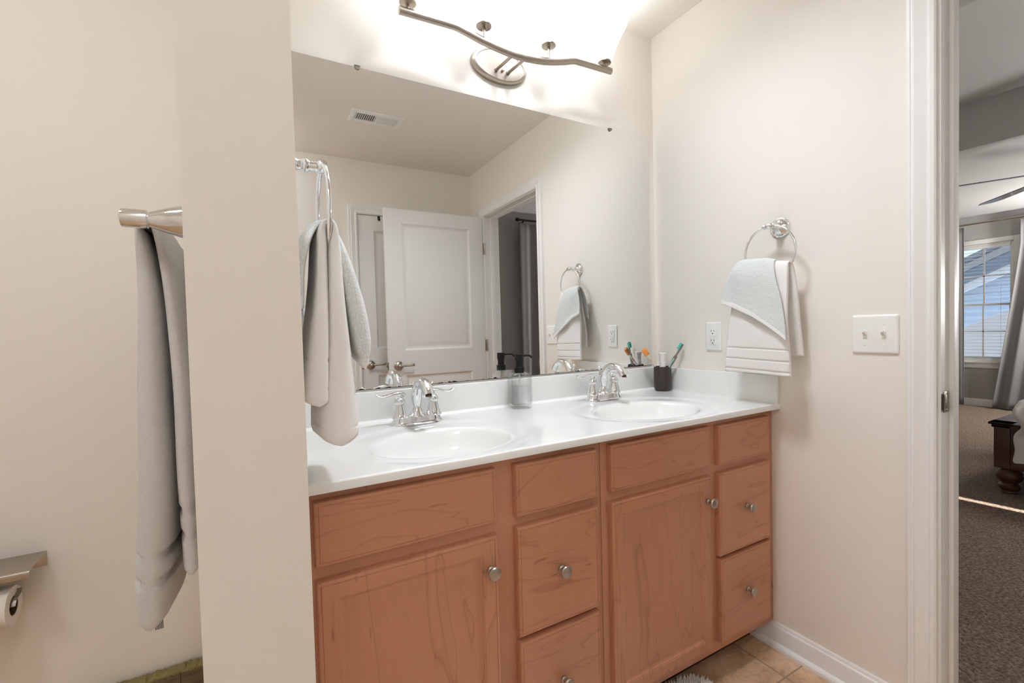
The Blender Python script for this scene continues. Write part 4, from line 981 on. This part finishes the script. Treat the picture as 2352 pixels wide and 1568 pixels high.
oc = MB().box(-.0125, .0125, -.007, .007, .137, .174, .003, 3); oc.build('travel_cap', 'orange', tb2)
along(tb2, (-.040, -.058, .930), (-.138, -.060, 1.047)); tb2.scale = (.9, .9, .9); tb2.rotation_euler.rotate_axis('Z', R(60))
tpt = thing('toothpaste_tube', 'white toothpaste tube standing on its tail, cap up, in the dark tumbler', 'toothpaste', (-.046, -.0765, cz0+.0115))
bx_, by_ = -.046, -.0765
MB().tube([(bx_, by_, cz0+.0115), (bx_, by_, cz0+.05), (bx_, by_, cz0+.1)], [(.002, .0145), (.009, .0145), (.0135, .014)], 24, ref=(0, 1, 0)).build('tube_body', 'plastic', tpt)
MB().lathe([(.0135, .099), (.0135, .121), (.0125, .1235), (.0095, .124)], (bx_, by_, cz0), 'z', 28).build('shoulder', 'plastic', tpt)
MB().lathe([(.0125, .1238), (.0126, .135), (.0130, .145), (.0155, .156), (.0165, .1605), (.0155, .1625), (0, .163)], (bx_, by_, cz0), 'z', 28).build('cap', 'plastic', tpt)

# ---- bath mat: only its far corner shows under the vanity
mt = thing('bath_mat', 'fluffy off-white bath mat on the brown tile floor in front of the vanity', 'bath mat', (-.75, -.76, 0))
mx0, mx1, my0, my1 = -1.15, -.362, -1.02, -.483
bs = MB(); n = 64; vs = []; fs = []
def rr_(x, y): return (mx0+mx1)/2+x*(mx1-mx0)/2, (my0+my1)/2+y*(my1-my0)/2
for z, k in ((.001, 1), (.01, 1), (.012, .97)):
    for i in range(n):
        a = 2*math.pi*i/n; ca, sa = math.cos(a), math.sin(a); x, y = rr_(math.copysign(abs(ca)**.28, ca)*k*.985, math.copysign(abs(sa)**.28, sa)*k*.98); vs.append((x, y, z))
for j_ in range(2):
    for i in range(n): fs.append((j_*n+i, j_*n+(i+1) % n, (j_+1)*n+(i+1) % n, (j_+1)*n+i))
fs += [tuple(range(n-1, -1, -1)), tuple(2*n+i for i in range(n))]
bs.add(vs, fs); bs.build('backing', 'mat_pile', mt)
pl_ = MB(); rp = random.Random(4)
cnt = 0
while cnt < 9000:
    x = rp.uniform(mx0, mx1); y = rp.uniform(my0, my1)
    if cnt > 5000 and (x < -.6 or y < -.75): continue
    u, v_ = abs((x-(mx0+mx1)/2)/((mx1-mx0)/2)), abs((y-(my0+my1)/2)/((my1-my0)/2))
    if u**7+v_**7 > .9: continue
    cnt += 1; l = rp.uniform(.02, .032); a = rp.uniform(0, 6.28); tl = rp.uniform(.004, .016)
    b0 = Vector((x, y, .009)); b1 = b0+Vector((math.cos(a)*tl*.4, math.sin(a)*tl*.4, l*.6)); b2 = b0+Vector((math.cos(a)*tl, math.sin(a)*tl, l))
    r0 = .0022; sdv = Vector((-math.sin(a), math.cos(a), 0))*r0; up_ = Vector((math.cos(a), math.sin(a), 0))*r0
    vs = [b0+sdv, b0-sdv, b0+up_, b1+sdv*.9, b1-sdv*.9, b1+up_*.9, b2]
    pl_.add(vs, [(0, 1, 4, 3), (1, 2, 5, 4), (2, 0, 3, 5), (3, 4, 6), (4, 5, 6), (5, 3, 6)])
pl_o = pl_.build('pile', 'mat_pile', mt, recalc=False); pl_o['kind'] = 'stuff'
